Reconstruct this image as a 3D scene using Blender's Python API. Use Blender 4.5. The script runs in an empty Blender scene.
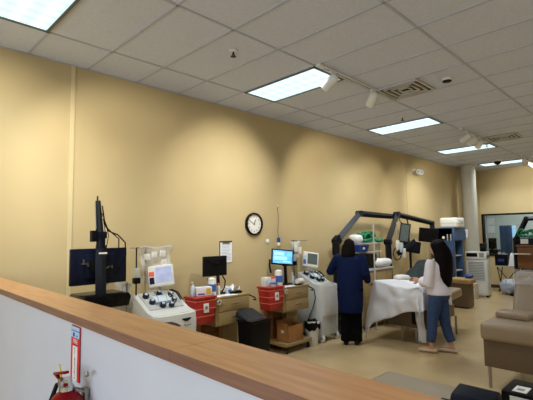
import bpy, bmesh, math, random
from mathutils import Vector, Matrix, noise
random.seed(7)
R = math.radians
SC = bpy.context.scene
COL = SC.collection

# ------------------------------------------------------------------ camera
FPX, YAW, PITCH, ROLL = 417.58, 0.786885, 0.0817411, -0.0141851
CAM = Vector((0, 0, 1.745))
fw = Vector((math.sin(YAW)*math.cos(PITCH), math.cos(YAW)*math.cos(PITCH), math.sin(PITCH)))
r0 = Vector((math.cos(YAW), -math.sin(YAW), 0))
u0 = r0.cross(fw)
cr = math.cos(ROLL)*r0 + math.sin(ROLL)*u0
cu = -math.sin(ROLL)*r0 + math.cos(ROLL)*u0
cam_data = bpy.data.cameras.new('camera')
cam_data.sensor_width = 36
cam_data.lens = FPX/533*36
cam_data.clip_start = 0.05
cam = bpy.data.objects.new('camera', cam_data)
M4 = Matrix((cr, cu, -fw)).transposed().to_4x4()
M4.translation = CAM
cam.matrix_world = M4
COL.objects.link(cam)
SC.camera = cam

# ------------------------------------------------------------------ materials
def lin(c):
    o = []
    for v in c:
        v = v/255
        o.append(v/12.92 if v <= .04045 else ((v+.055)/1.055)**2.4)
    return (*o, 1)

def mat(name, col, rough=.5, metal=0, var=.05, scale=6, bump=0, bscale=60, emit=0, trans=0,
        alpha=1, coat=0, stretch=None, col2=None, ior=1.45):
    m = bpy.data.materials.new(name)
    m.use_nodes = True
    nt = m.node_tree; N = nt.nodes; L = nt.links
    b = N['Principled BSDF']
    b.inputs['Roughness'].default_value = rough
    b.inputs['Metallic'].default_value = metal
    b.inputs['IOR'].default_value = ior
    lum = sum(col)/3
    b.inputs['Specular IOR Level'].default_value = .5 if metal or trans or alpha < 1 else (.08 if rough > .55 else (.22 if lum < 70 else .5))
    if trans: b.inputs['Transmission Weight'].default_value = trans
    if alpha < 1: b.inputs['Alpha'].default_value = alpha
    if coat: b.inputs['Coat Weight'].default_value = coat
    c = lin(col)
    tc = N.new('ShaderNodeTexCoord')
    src = tc.outputs['Object']
    if stretch:
        mp = N.new('ShaderNodeMapping'); mp.inputs['Scale'].default_value = stretch
        L.new(src, mp.inputs[0]); src = mp.outputs[0]
    nz = N.new('ShaderNodeTexNoise'); nz.inputs['Scale'].default_value = scale; nz.inputs['Detail'].default_value = 4
    L.new(src, nz.inputs['Vector'])
    mx = N.new('ShaderNodeMix'); mx.data_type = 'RGBA'
    a2 = lin(col2) if col2 else tuple(max(0, v*(1-var*2)) for v in c[:3]) + (1,)
    a1 = c if col2 else tuple(min(1, v*(1+var)) for v in c[:3]) + (1,)
    mx.inputs['A'].default_value = a1; mx.inputs['B'].default_value = a2
    rp = N.new('ShaderNodeMapRange'); rp.inputs['From Min'].default_value = .35; rp.inputs['From Max'].default_value = .7
    L.new(nz.outputs['Fac'], rp.inputs[0]); L.new(rp.outputs[0], mx.inputs['Factor'])
    L.new(mx.outputs['Result'], b.inputs['Base Color'])
    if emit:
        L.new(mx.outputs['Result'], b.inputs['Emission Color'])
        b.inputs['Emission Strength'].default_value = emit
    if bump:
        n2 = N.new('ShaderNodeTexNoise'); n2.inputs['Scale'].default_value = bscale; n2.inputs['Detail'].default_value = 3
        L.new(tc.outputs['Object'], n2.inputs['Vector'])
        bp = N.new('ShaderNodeBump'); bp.inputs['Strength'].default_value = bump; bp.inputs['Distance'].default_value = .01
        L.new(n2.outputs['Fac'], bp.inputs['Height']); L.new(bp.outputs[0], b.inputs['Normal'])
    return m

MT = dict(
    wall=mat('wall_paint', (196, 177, 135), .6, var=.02, scale=1.5, bump=.08, bscale=90),
    farwall=mat('far_wall_paint', (204, 186, 144), .6, var=.02, scale=1.5, bump=.08, bscale=90),
    raceway=mat('ivory_raceway', (208, 192, 150), .5, var=.02),
    pale=mat('pale_wall_paint', (205, 212, 205), .6, var=.03, scale=1.5),
    tile=mat('ceiling_tile', (206, 213, 229), .9, var=.03, scale=40, bump=.35, bscale=160),
    grid=mat('ceiling_grid', (180, 186, 199), .6, var=.02),
    floor=mat('floor_vinyl', (194, 169, 126), .2, var=.05, scale=2.2, bump=.015, bscale=20),
    base=mat('baseboard_vinyl', (70, 58, 48), .5),
    white_panel=mat('white_laminate', (206, 209, 219), .45, var=.015, scale=3, bump=.05, bscale=120),
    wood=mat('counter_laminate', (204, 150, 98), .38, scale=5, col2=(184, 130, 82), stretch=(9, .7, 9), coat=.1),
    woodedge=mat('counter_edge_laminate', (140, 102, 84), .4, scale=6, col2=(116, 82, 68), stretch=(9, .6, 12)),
    cart=mat('cart_laminate', (158, 134, 90), .5, scale=5, col2=(146, 122, 80), stretch=(1, 1, 6)),
    cart2=mat('cart_drawer_laminate', (164, 140, 96), .5, scale=5, col2=(152, 128, 86), stretch=(1, 1, 6)),
    gap=mat('dark_gap', (50, 40, 28), .8),
    brown=mat('brown_wood', (128, 84, 46), .5, scale=5, col2=(104, 66, 36), stretch=(1, 1, 8)),
    black=mat('black_plastic', (12, 12, 14), .45, var=.1),
    blackg=mat('black_gloss_plastic', (15, 16, 20), .25, var=.1),
    charcoal=mat('charcoal_plastic', (30, 33, 42), .45),
    slate=mat('slate_blue_metal', (13, 17, 28), .45),
    navy=mat('navy_black_plastic', (20, 26, 42), .35),
    monback=mat('monitor_back_plastic', (18, 23, 42), .35),
    darkbag=mat('black_bag_film', (16, 16, 17), .3, bump=.6, bscale=22),
    greylid=mat('grey_liner_film', (40, 43, 50), .3, bump=.4, bscale=20),
    white=mat('white_plastic', (226, 226, 220), .4, var=.02),
    cream=mat('cream_machine_plastic', (214, 217, 214), .4, var=.02),
    greyp=mat('grey_plastic', (150, 152, 152), .45),
    ltgrey=mat('light_grey_plastic', (190, 192, 190), .45),
    purple=mat('dark_purple_grey_plastic', (82, 78, 92), .4),
    teal=mat('teal_plastic', (92, 140, 142), .45),
    pump=mat('pump_blue_black_plastic', (28, 40, 58), .3),
    pumpw=mat('pump_pale_blue_plastic', (198, 212, 224), .3),
    chrome=mat('chrome', (200, 200, 200), .2, metal=1, var=.02),
    steel=mat('brushed_steel', (160, 158, 152), .35, metal=1, var=.03),
    red=mat('red_translucent_plastic', (184, 48, 42), .3, col2=(158, 36, 32), scale=5),
    reddark=mat('red_enamel', (128, 14, 20), .22, var=.04),
    redline=mat('pale_red_rim_plastic', (226, 120, 100), .35),
    label=mat('white_label', (235, 232, 225), .5, var=.01),
    ink=mat('dark_ink', (30, 34, 60), .6),
    inkred=mat('red_ink', (206, 30, 48), .5, var=.02),
    inkblue=mat('blue_ink', (60, 100, 180), .5, var=.02),
    paleblue=mat('pale_blue_ink', (176, 206, 226), .5, var=.02),
    paper=mat('paper', (236, 236, 238), .7, var=.02),
    print=mat('paper_print', (160, 176, 206), .7),
    card=mat('cardboard', (166, 118, 72), .75, scale=8, col2=(150, 104, 62)),
    cardw=mat('pale_cardboard', (206, 196, 178), .75),
    plasticclear=mat('clear_plastic_film', (236, 238, 238), .18, alpha=.36, bump=.8, bscale=26, var=.03),
    wrap=mat('clear_wrap', (240, 240, 240), .08, alpha=.16, bump=.9, bscale=30, var=.02),
    bagclear=mat('thin_clear_bag', (196, 206, 218), .2, alpha=.72, bump=.9, bscale=18),
    screen=mat('lcd_grey_screen', (150, 158, 190), .25, emit=.55, col2=(168, 176, 206), scale=14),
    screenb=mat('blue_lcd_screen', (84, 168, 240), .25, emit=.75, col2=(120, 196, 250), scale=12),
    screenw=mat('screen_window_pale', (160, 214, 250), .3, emit=.8),
    screeng=mat('grey_display_glass', (92, 104, 102), .2),
    redsticker=mat('coral_sticker', (236, 98, 82), .5),
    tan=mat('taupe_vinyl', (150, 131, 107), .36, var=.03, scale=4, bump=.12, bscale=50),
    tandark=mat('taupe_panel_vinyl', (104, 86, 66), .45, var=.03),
    beige=mat('beige_vinyl', (156, 142, 122), .36, var=.03, scale=4, bump=.12, bscale=50),
    sheet=mat('white_sheet_fabric', (226, 226, 230), .85, var=.02, bump=.25, bscale=14),
    pillow=mat('white_pillow_fabric', (222, 222, 222), .85, var=.02, bump=.25, bscale=14),
    blanket=mat('grey_green_blanket', (62, 70, 70), .9, var=.1, bump=.5, bscale=24),
    navygown=mat('navy_gown_fabric', (21, 32, 68), .75, var=.08, bump=.35, bscale=16),
    blacktrouser=mat('black_trouser_fabric', (14, 14, 17), .85),
    blackshoe=mat('black_shoe_leather', (18, 18, 20), .4),
    jeans=mat('blue_denim', (66, 84, 122), .85, scale=30, col2=(56, 72, 106), bump=.3, bscale=30),
    blouse=mat('white_blouse_fabric', (238, 230, 236), .8, var=.02, bump=.35, bscale=18),
    skin=mat('skin', (196, 150, 122), .5, var=.04),
    skin2=mat('skin_brown', (160, 112, 84), .5, var=.04),
    hair=mat('black_brown_hair', (20, 14, 13), .62, scale=30, col2=(12, 9, 9), stretch=(6, 6, .6), bump=.5, bscale=60),
    shoe=mat('beige_flat_leather', (206, 182, 152), .5),
    eye=mat('eye_white', (230, 230, 226), .3),
    lip=mat('lip', (160, 90, 84), .5),
    blue=mat('steel_blue_enamel', (54, 78, 116), .42, var=.04, scale=3),
    blue2=mat('bright_blue_enamel', (70, 98, 142), .42, var=.03, scale=3),
    bluebin=mat('royal_blue_plastic', (30, 62, 142), .35),
    green=mat('green_tubing_plastic', (24, 122, 84), .35, var=.12, scale=12),
    column=mat('column_paint', (196, 194, 182), .5, var=.02, bump=.05),
    bezel=mat('light_frame_metal', (86, 88, 88), .45),
    glass=mat('window_glass', (238, 246, 243), .0, trans=1, var=.01, ior=1.3),
    pin=mat('yellow_plastic', (226, 196, 60), .45),
    cordm=mat('brown_cord', (120, 92, 56), .7),
    bluelight=mat('pale_blue_lit_screen', (150, 196, 236), .3, emit=.8),
    vent=mat('vent_enamel', (196, 192, 186), .45),
    gold=mat('tan_fabric_bench', (176, 146, 100), .6),
)

def lens_material():
    # fluorescent troffer lens: cool white with a soft cell pattern
    m = bpy.data.materials.new('troffer_lens'); m.use_nodes = True
    nt = m.node_tree; N = nt.nodes; L = nt.links
    b = N['Principled BSDF']
    tc = N.new('ShaderNodeTexCoord')
    sp = N.new('ShaderNodeSeparateXYZ'); L.new(tc.outputs['Object'], sp.inputs[0])
    def cosn(sock, period, ph):
        a = N.new('ShaderNodeMath'); a.operation = 'MULTIPLY_ADD'; a.inputs[1].default_value = 2*math.pi/period; a.inputs[2].default_value = ph
        L.new(sock, a.inputs[0]); c = N.new('ShaderNodeMath'); c.operation = 'COSINE'; L.new(a.outputs[0], c.inputs[0]); return c.outputs[0]
    ad = N.new('ShaderNodeMath'); ad.operation = 'ADD'
    L.new(cosn(sp.outputs['X'], .18, 0), ad.inputs[0]); L.new(cosn(sp.outputs['Y'], .144, math.pi), ad.inputs[1])
    nz = N.new('ShaderNodeMapRange'); nz.inputs['From Min'].default_value = -2; nz.inputs['From Max'].default_value = 2
    L.new(ad.outputs[0], nz.inputs[0])
    cr_ = N.new('ShaderNodeValToRGB')
    cr_.color_ramp.elements[0].position = .1; cr_.color_ramp.elements[0].color = lin((190, 222, 233))
    cr_.color_ramp.elements[1].position = .85; cr_.color_ramp.elements[1].color = lin((226, 246, 250))
    L.new(nz.outputs[0], cr_.inputs[0])
    b.inputs['Base Color'].default_value = (.2, .2, .2, 1)
    L.new(cr_.outputs[0], b.inputs['Emission Color'])
    b.inputs['Emission Strength'].default_value = LENS
    return m
LENS = 1.25
MT['lens'] = lens_material()

# ------------------------------------------------------------------ mesh builder
class MB:
    def __init__(self): self.bm = bmesh.new()
    def _new(self, fn):
        b = bmesh.new(); fn(b)
        me = bpy.data.meshes.new('tmp'); b.to_mesh(me); b.free()
        self.bm.from_mesh(me); bpy.data.meshes.remove(me)
    def box(self, c, s, bev=0, rot=None, seg=2, taper=None):
        def fn(b):
            bmesh.ops.create_cube(b, size=1)
            for v in b.verts:
                if taper and v.co.z < 0: v.co.x *= taper[0]; v.co.y *= taper[1]
                v.co = Vector((v.co.x*s[0], v.co.y*s[1], v.co.z*s[2]))
            if bev: bmesh.ops.bevel(b, geom=b.edges[:], offset=min(bev, min(s)*.49), segments=seg, profile=.6, affect='EDGES', clamp_overlap=True)
            m = Matrix.Translation(c)
            if rot is not None: m = m @ (rot.to_4x4() if hasattr(rot, 'to_4x4') else rot)
            bmesh.ops.transform(b, matrix=m, verts=b.verts)
        self._new(fn); return self
    def bx(self, x0, x1, y0, y1, z0, z1, bev=0, seg=2):
        return self.box(((x0+x1)/2, (y0+y1)/2, (z0+z1)/2), (abs(x1-x0), abs(y1-y0), abs(z1-z0)), bev, seg=seg)
    def tube(self, pts, r, n=10, side=None, cap=True):
        """rings along a path; r is a number or a list of numbers / (ra, rb) pairs"""
        pts = [Vector(p) for p in pts]
        if not isinstance(r, (list, tuple)): r = [r]*len(pts)
        bm = self.bm; rings = []
        prev = None
        for i, p in enumerate(pts):
            t = (pts[min(i+1, len(pts)-1)] - pts[max(i-1, 0)]).normalized()
            if side is not None: a = Vector(side)
            elif prev is not None: a = prev
            else: a = Vector((0, 0, 1)) if abs(t.z) < .9 else Vector((1, 0, 0))
            a = (a - t*a.dot(t))
            if a.length < 1e-5: a = t.orthogonal()
            a.normalize(); prev = a; b2 = t.cross(a)
            ra, rb = r[i] if isinstance(r[i], (list, tuple)) else (r[i], r[i])
            rings.append([bm.verts.new(p + a*ra*math.cos(2*math.pi*k/n) + b2*rb*math.sin(2*math.pi*k/n)) for k in range(n)])
        for q in range(len(rings)-1):
            A, B = rings[q], rings[q+1]
            for k in range(n): bm.faces.new((A[k], A[(k+1) % n], B[(k+1) % n], B[k]))
        if cap:
            bm.faces.new(rings[0][::-1]); bm.faces.new(rings[-1])
        return self
    def rod(self, p0, p1, r, n=12): return self.tube([p0, p1], r, n)
    def ball(self, c, s, u=16, v=10, rot=None):
        if isinstance(s, (int, float)): s = (s, s, s)
        def fn(b):
            bmesh.ops.create_uvsphere(b, u_segments=u, v_segments=v, radius=1)
            m = Matrix.Translation(c) @ (rot.to_4x4() if rot is not None else Matrix.Identity(4)) @ Matrix.Diagonal((*s, 1))
            bmesh.ops.transform(b, matrix=m, verts=b.verts)
        self._new(fn); return self
    def lathe(self, prof, c=(0, 0, 0), n=20, axis='z', cap=True):
        bm = self.bm; rings = []
        c = Vector(c)
        for (r, h) in prof:
            ring = []
            for k in range(n):
                a = 2*math.pi*k/n
                v = Vector((r*math.cos(a), r*math.sin(a), h))
                if axis == 'y': v = Vector((v.x, v.z, v.y))
                if axis == 'x': v = Vector((v.z, v.x, v.y))
                ring.append(bm.verts.new(c+v))
            rings.append(ring)
        for A, B in zip(rings, rings[1:]):
            for k in range(n): bm.faces.new((A[k], A[(k+1) % n], B[(k+1) % n], B[k]))
        if cap: bm.faces.new(rings[0][::-1]); bm.faces.new(rings[-1])
        return self
    def prism(self, poly, axis, a0, a1, bev=0):
        """extrude a 2-D outline: axis 'x' takes (y,z), 'y' takes (x,z), 'z' takes (x,y)"""
        def mk(p, a):
            return {'x': (a, p[0], p[1]), 'y': (p[0], a, p[1]), 'z': (p[0], p[1], a)}[axis]
        def fn(b):
            A = [b.verts.new(mk(p, a0)) for p in poly]; B = [b.verts.new(mk(p, a1)) for p in poly]
            n = len(poly)
            for k in range(n): b.faces.new((A[k], A[(k+1) % n], B[(k+1) % n], B[k]))
            b.faces.new(A[::-1]); b.faces.new(B)
            bmesh.ops.recalc_face_normals(b, faces=b.faces)
            if bev: bmesh.ops.bevel(b, geom=b.edges[:], offset=bev, segments=2, profile=.6, affect='EDGES', clamp_overlap=True)
        self._new(fn); return self
    def grid(self, nu, nv, f, thick=0):
        def fn(b):
            V = [[b.verts.new(f(i/(nu-1), j/(nv-1))) for j in range(nv)] for i in range(nu)]
            for i in range(nu-1):
                for j in range(nv-1): b.faces.new((V[i][j], V[i+1][j], V[i+1][j+1], V[i][j+1]))
            if thick:
                b.normal_update()
                W = [[b.verts.new(V[i][j].co - V[i][j].normal*thick) for j in range(nv)] for i in range(nu)]
                for i in range(nu-1):
                    for j in range(nv-1): b.faces.new((W[i][j], W[i][j+1], W[i+1][j+1], W[i+1][j]))
                rim = [(i, 0) for i in range(nu)] + [(nu-1, j) for j in range(1, nv)] + [(i, nv-1) for i in range(nu-2, -1, -1)] + [(0, j) for j in range(nv-2, 0, -1)]
                for (a, c), (d, e) in zip(rim, rim[1:] + rim[:1]): b.faces.new((V[a][c], W[a][c], W[d][e], V[d][e]))
        self._new(fn); return self
    def bars_box_open(self, x0, x1, y0, y1, z0, z1, t=.006, taper=1):
        """open-topped box with walls of thickness t"""
        self.bx(x0, x1, y0, y1, z0, z0+t)
        self.bx(x0, x0+t, y0, y1, z0, z1); self.bx(x1-t, x1, y0, y1, z0, z1)
        self.bx(x0, x1, y0, y0+t, z0, z1); self.bx(x0, x1, y1-t, y1, z0, z1)
        return self
    def move(self, m):
        bmesh.ops.transform(self.bm, matrix=m, verts=self.bm.verts); return self
    def build(self, name, m, parent=None, smooth=40, loc=None, remesh=0, smooth_iter=0):
        bmesh.ops.recalc_face_normals(self.bm, faces=self.bm.faces)
        me = bpy.data.meshes.new(name); self.bm.to_mesh(me); self.bm.free()
        o = bpy.data.objects.new(name, me); COL.objects.link(o)
        if remesh:
            md = o.modifiers.new('r', 'REMESH'); md.mode = 'VOXEL'; md.voxel_size = remesh
            if smooth_iter:
                s = o.modifiers.new('s', 'SMOOTH'); s.iterations = smooth_iter; s.factor = .5
            dg = bpy.context.evaluated_depsgraph_get(); dg.update()
            me2 = bpy.data.meshes.new_from_object(o.evaluated_get(dg))
            o.modifiers.clear(); o.data = me2; bpy.data.meshes.remove(me); me = me2; me.name = name
        ms = m if isinstance(m, (list, tuple)) else [m]
        for q in ms: me.materials.append(q)
        if smooth:
            for p in me.polygons: p.use_smooth = True
            if smooth < 180: me.set_sharp_from_angle(angle=R(smooth))
        if parent is not None: o.parent = parent
        if loc is not None: o.location = loc
        return o

def tag(o, label, cat, group=None):
    o['label'] = label; o['category'] = cat
    if group: o['group'] = group
    return o
def thing(name, label, cat, loc=(0, 0, 0), rz=0, group=None):
    o = bpy.data.objects.new(name, None); COL.objects.link(o)
    o.empty_display_size = .1
    o.location = loc; o.rotation_euler = (0, 0, rz)
    return tag(o, label, cat, group)
def struct(o): o['kind'] = 'structure'; return o
def dup(o, loc, rz=None, label=None, parent=None):
    c = o.copy(); COL.objects.link(c)
    if parent is not None: c.parent = parent
    else:
        c.location = loc
        if rz is not None: c.rotation_euler = (0, 0, rz)
        if label: c['label'] = label
    for ch in o.children: dup(ch, None, parent=c)
    return c
def text(name, s, size, m, mtx, parent=None, align='CENTER', depth=.0006, spacing=1):
    cu_ = bpy.data.curves.new('t', 'FONT'); cu_.body = s; cu_.size = size; cu_.align_x = align; cu_.align_y = 'CENTER'
    cu_.extrude = depth; cu_.space_line = spacing; cu_.resolution_u = 3
    t = bpy.data.objects.new('t', cu_); COL.objects.link(t)
    dg = bpy.context.evaluated_depsgraph_get(); dg.update()
    me = bpy.data.meshes.new_from_object(t.evaluated_get(dg))
    bpy.data.objects.remove(t); bpy.data.curves.remove(cu_)
    me.transform(mtx); me.name = name
    o = bpy.data.objects.new(name, me); COL.objects.link(o); me.materials.clear(); me.materials.append(m)
    if parent is not None: o.parent = parent
    return o
# text frames: facing -y (reads along +x), facing -x (reads along -y)
def face_my(x, y, z): return Matrix.Translation((x, y, z)) @ Matrix.Rotation(R(90), 4, 'X')
def face_mx(x, y, z): return Matrix.Translation((x, y, z)) @ Matrix.Rotation(R(-90), 4, 'Z') @ Matrix.Rotation(R(90), 4, 'X')

# ------------------------------------------------------------------ room shell
WY, CZ, FX = 4.74, 3.66, 14.2
X0, Y0 = -4.5, -7.5
BX, BY = 12.95, 4.57            # boxed-out corner beside the column
struct(MB().bx(X0-.1, 18.5, Y0-.1, 6.0, -.1, 0).build('floor', MT['floor'], smooth=0))
struct(MB().bx(X0, BX, WY, WY+.12, 0, CZ+.05).build('wall_back', MT['wall'], smooth=0))
struct(MB().bx(BX, FX, BY, WY+.12, 0, CZ+.05).build('wall_corner', MT['wall'], smooth=0))
lw = MB()
lw.bx(X0-.12, X0, Y0, -2.6, 0, CZ+.05); lw.bx(X0-.12, X0, 3.6, WY+.12, 0, CZ+.05)
lw.bx(X0-.12, X0, -2.6, 3.6, 0, .8); lw.bx(X0-.12, X0, -2.6, 3.6, 2.9, CZ+.05)
struct(lw.build('wall_left', MT['wall'], smooth=0))
w2 = MB()
for y in (-2.6, -.56, 1.51, 3.55): w2.bx(X0-.1, X0+.01, y, y+.05, .8, 2.9)
w2.bx(X0-.1, X0+.01, -2.6, 3.6, .8, .86); w2.bx(X0-.1, X0+.01, -2.6, 3.6, 2.84, 2.9)
w2 = struct(w2.build('added_window', MT['greyp'], smooth=0))  # unseen window, added so that cool light reaches the half wall
struct(MB().bx(X0, FX+.12, Y0-.12, Y0, 0, CZ+.05).build('wall_front', MT['wall'], smooth=0))
# far wall with the window opening
wz0, wz1, wy0, wy1 = .98, 2.28, 1.2, 4.53
fwm = MB()
fwm.bx(FX, FX+.12, Y0, wy0, 0, CZ+.05); fwm.bx(FX, FX+.12, wy1, WY+.12, 0, CZ+.05)
fwm.bx(FX, FX+.12, wy0, wy1, 0, wz0); fwm.bx(FX, FX+.12, wy0, wy1, wz1, CZ+.05)
struct(fwm.build('wall_far', MT['farwall'], smooth=0))
# ceiling: lay-in tiles 0.61 x 1.22 hung in a grid of T-bars
GX, GY = 1.2476, 4.092
tiles = MB(); bars = MB()
xs = [GX+.61*i for i in range(-10, 29)]
ys = [GY-1.22*j for j in range(-1, 11)]
ceil_o = MB().bx(X0-.1, 18.5, Y0-.1, 6.0, CZ+.004, CZ+.1).build('ceiling', MT['tile'], smooth=0); struct(ceil_o)
for x in xs:
    if X0 < x < FX: bars.bx(x-.012, x+.012, Y0, WY, CZ-.004, CZ+.006)
for y in ys:
    if Y0 < y < WY: bars.bx(X0, FX, y-.012, y+.012, CZ-.004, CZ+.006)
bars.bx(X0, BX, WY-.022, WY, CZ-.004, CZ+.006)
struct(bars.build('trim_1', MT['grid'], smooth=0))
# raceway and panel seam on the long wall, vinyl base
struct(MB().bx(1.688, 1.732, WY-.012, WY, 0, CZ, .003).build('trim_2', MT['raceway'], smooth=0))
struct(MB().bx(9.595, 9.613, WY-.004, WY, 0, CZ).build('trim_3', MT['wall'], smooth=0))
struct(MB().bx(X0, BX, WY-.008, WY, 0, .1, .002).build('baseboard_back', MT['base'], smooth=0))
struct(MB().bx(FX-.008, FX, Y0, BY, 0, .1, .002).build('baseboard_far', MT['base'], smooth=0))
# round structural column
struct(MB().lathe([(.19, 0), (.19, CZ)], (12.7, 4.355, 0), 40).build('column', MT['column']))
# window: frame, mullion, pane; and the pale room behind it
wf = MB()
wf.bx(FX-.03, FX+.13, wy1-.05, wy1, wz0, wz1); wf.bx(FX-.03, FX+.13, wy0, wy0+.05, wz0, wz1)
wf.bx(FX-.03, FX+.13, wy0, wy1, wz1-.05, wz1); wf.bx(FX-.03, FX+.13, wy0, wy1, wz0, wz0+.05)
win = struct(wf.build('window_1', MT['black'], smooth=0))
MB().bx(FX+.05, FX+.056, wy0+.05, wy1-.05, wz0+.05, wz1-.05).build('pane', MT['glass'], win, smooth=0)
MB().bx(FX+.02, FX+.1, 4.40, 4.425, wz0+.05, wz1-.05).build('mullion', MT['greyp'], win, smooth=0)
struct(MB().bx(17.3, 17.4, .2, 6, 0, CZ).build('wall_office', MT['pale'], smooth=0))
struct(MB().bx(FX+.12, 17.3, 5.9, 6, 0, CZ).build('wall_office_side', MT['pale'], smooth=0))
struct(MB().bx(FX+.12, 17.3, .2, .3, 0, CZ).build('wall_office_end', MT['pale'], smooth=0))

# ------------------------------------------------------------------ ceiling fixtures
LIGHT_E = 27
ADDED_DAY = 235
def area(name, loc, sx, sy, e, col=(.88, .95, 1), spread=135):
    l = bpy.data.lights.new(name, 'AREA'); l.shape = 'RECTANGLE'; l.size = sx; l.size_y = sy; l.energy = e; l.color = col; l.spread = R(spread)
    o = bpy.data.objects.new(name, l); COL.objects.link(o); o.location = loc; return o
def make_troffer(label, loc):
    t = thing('ceiling_light', label, 'ceiling light', loc, 0, 'fluorescent ceiling lights')
    w, l = .61, 1.22
    f = MB()
    f.bx(-w/2+.01, -w/2+.035, -l/2+.01, l/2-.01, -.014, .004); f.bx(w/2-.035, w/2-.01, -l/2+.01, l/2-.01, -.014, .004)
    f.bx(-w/2+.01, w/2-.01, -l/2+.01, -l/2+.035, -.014, .004); f.bx(-w/2+.01, w/2-.01, l/2-.035, l/2-.01, -.014, .004)
    f.build('frame', MT['bezel'], t, smooth=0)
    MB().bx(-w/2+.035, w/2-.035, -l/2+.035, l/2-.035, -.006, .003).build('lens', MT['lens'], t, smooth=0)
    d = MB()
    for i in range(1, 3): d.bx(-w/2+.035+i*.18-.0015, -w/2+.035+i*.18+.0015, -l/2+.035, l/2-.035, -.009, -.005)
    for j in range(1, 8): d.bx(-w/2+.035, w/2-.035, -l/2+.035+j*.144-.0015, -l/2+.035+j*.144+.0015, -.009, -.005)
    d.build('louver', MT['lens'], t, smooth=0)
    return t
LY = GY-.61
trof = None
TL = [(GX-.305, 'large fluorescent ceiling light in the top left corner of the room'),
      (GX+.61*4.5, 'fluorescent ceiling light behind the first track spotlight, above the wall clock'),
      (GX+.61*9.5, 'fluorescent ceiling light beyond the square ceiling vent'),
      (GX+.61*14.5, 'fluorescent ceiling light behind the middle cluster of track spotlights'),
      (GX+.61*19.2, 'farthest fluorescent ceiling light, beside the round column and dark dome')]
for x, lab in TL:
    if trof is None: trof = make_troffer(lab, (x, LY, CZ))
    else: dup(trof, (x, LY, CZ), label=lab)
for x, lab in TL: area('fluorescent_glow', (x, LY, CZ-.03), .5, 1.1, LIGHT_E)
# the next rows of lamps, over the camera's side of the room
for y in (LY-1.22*4, LY-1.22*7):
    for x in [GX+.61*(k+.5) for k in (-6, -1, 4, 9, 14, 19)]:
        area('fluorescent_glow', (x, y, CZ-.03), .5, 1.1, LIGHT_E)
l = area('added_daylight', (X0-.14, .5, 1.85), 6.2, 2.1, ADDED_DAY, (.78, .89, 1.0), 180); l.rotation_euler = (0, R(-90), 0); l.data.size, l.data.size_y = 2.1, 6.2  # added lamp outside the unseen window, brightens the white half wall
area('office_glow', (15.8, 3.4, CZ-.05), 1.2, 2.4, 55)

# track lighting
def track(name, x0, x1, label):
    o = thing(name, label, 'track', ((x0+x1)/2, 2.80, CZ), 0, 'ceiling tracks for spotlights')
    h = (x1-x0)/2
    MB().bx(-h, h, -.018, .018, -.028, -.006).build('rail', MT['white'], o, smooth=0)
    MB().bx(-h+.05, h-.05, -.006, .006, -.0295, -.027).build('slot', MT['black'], o, smooth=0)
    MB().bx(-h-.06, -h+.02, -.025, .025, -.035, -.004, .004).build('end_feed', MT['white'], o)
    return o
track('light_track', 3.72, 5.55, 'white light track with dark slot, between ceiling light and square vent')
track('light_track', 7.95, 9.75, 'light track carrying the middle cluster of spotlights')
track('light_track', 12.05, 13.9, 'farthest light track, near the right edge')
track('light_track', -1.6, 1.12, 'light track over the near end of the tan wall')
def head(x, tgt, label, e, cone=72, blend=.6, fat=.056):
    y, z = 2.80, CZ-.03
    h = thing('spotlight', label, 'spotlight', (x, y, z), 0, 'track spotlights')
    piv = Vector((0, 0, -.10))
    d = (Vector(tgt) - (Vector((x, y, z)) + piv)).normalized()
    MB().bx(-.05, .05, -.015, .015, -.02, .0015).build('adapter', MT['white'], h, smooth=0)
    MB().rod((0, 0, -.02), (0, 0, -.09), .01).build('stem', MT['white'], h)
    a = piv - d*.06; b = piv + d*.14
    MB().tube([a - d*.01, a, a + d*.03, b - d*.02, b], [fat*.5, fat*.8, fat, fat*1.02, fat*1.0], 20).build('lamp_housing', MT['white'], h)
    MB().tube([b - d*.002, b + d*.004], fat*.82, 20).build('lamp_face', MT['greyp'], h)
    l = bpy.data.lights.new('spot_beam', 'SPOT'); l.energy = e; l.spot_size = R(cone); l.spot_blend = blend
    l.color = (1, .93, .78); l.shadow_soft_size = .04
    o = bpy.data.objects.new('spot_beam', l); COL.objects.link(o)
    o.location = Vector((x, y, z)) + b + d*.012
    o.rotation_euler = d.to_track_quat('-Z', 'Y').to_euler()
    return h
SE = 122
head(3.93, (3.95, WY, 2.35), 'first track spotlight, tilted, crossing the second ceiling light', SE)
head(4.83, (6.5, WY, 2.2), 'white track spotlight beside the square vent, pointing down', SE*1.3)
head(8.2, (7.9, WY, 2.2), 'left head of the middle spotlight cluster', SE*.6)
head(8.55, (9.5, WY, 2.1), 'centre head of the middle spotlight cluster', SE*.6)
head(8.95, (11.0, WY, 2.1), 'right head of the middle spotlight cluster', SE)
head(12.25, (FX, 2.9, 2.6), 'far spotlight nearest the dome camera', SE*.7, 90)
head(12.75, (FX, 1.9, 2.6), 'far spotlight at the right edge of the photo', SE*.7, 90)
head(-.9, (-.4, WY, 2.5), 'spotlight at the start of the near track', SE)
head(.2, (.85, WY, 2.4), 'spotlight in the middle of the near track', SE*1.1)
head(.95, (2.4, WY, 2.2), 'spotlight at the end of the near track', SE*1.2)

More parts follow.
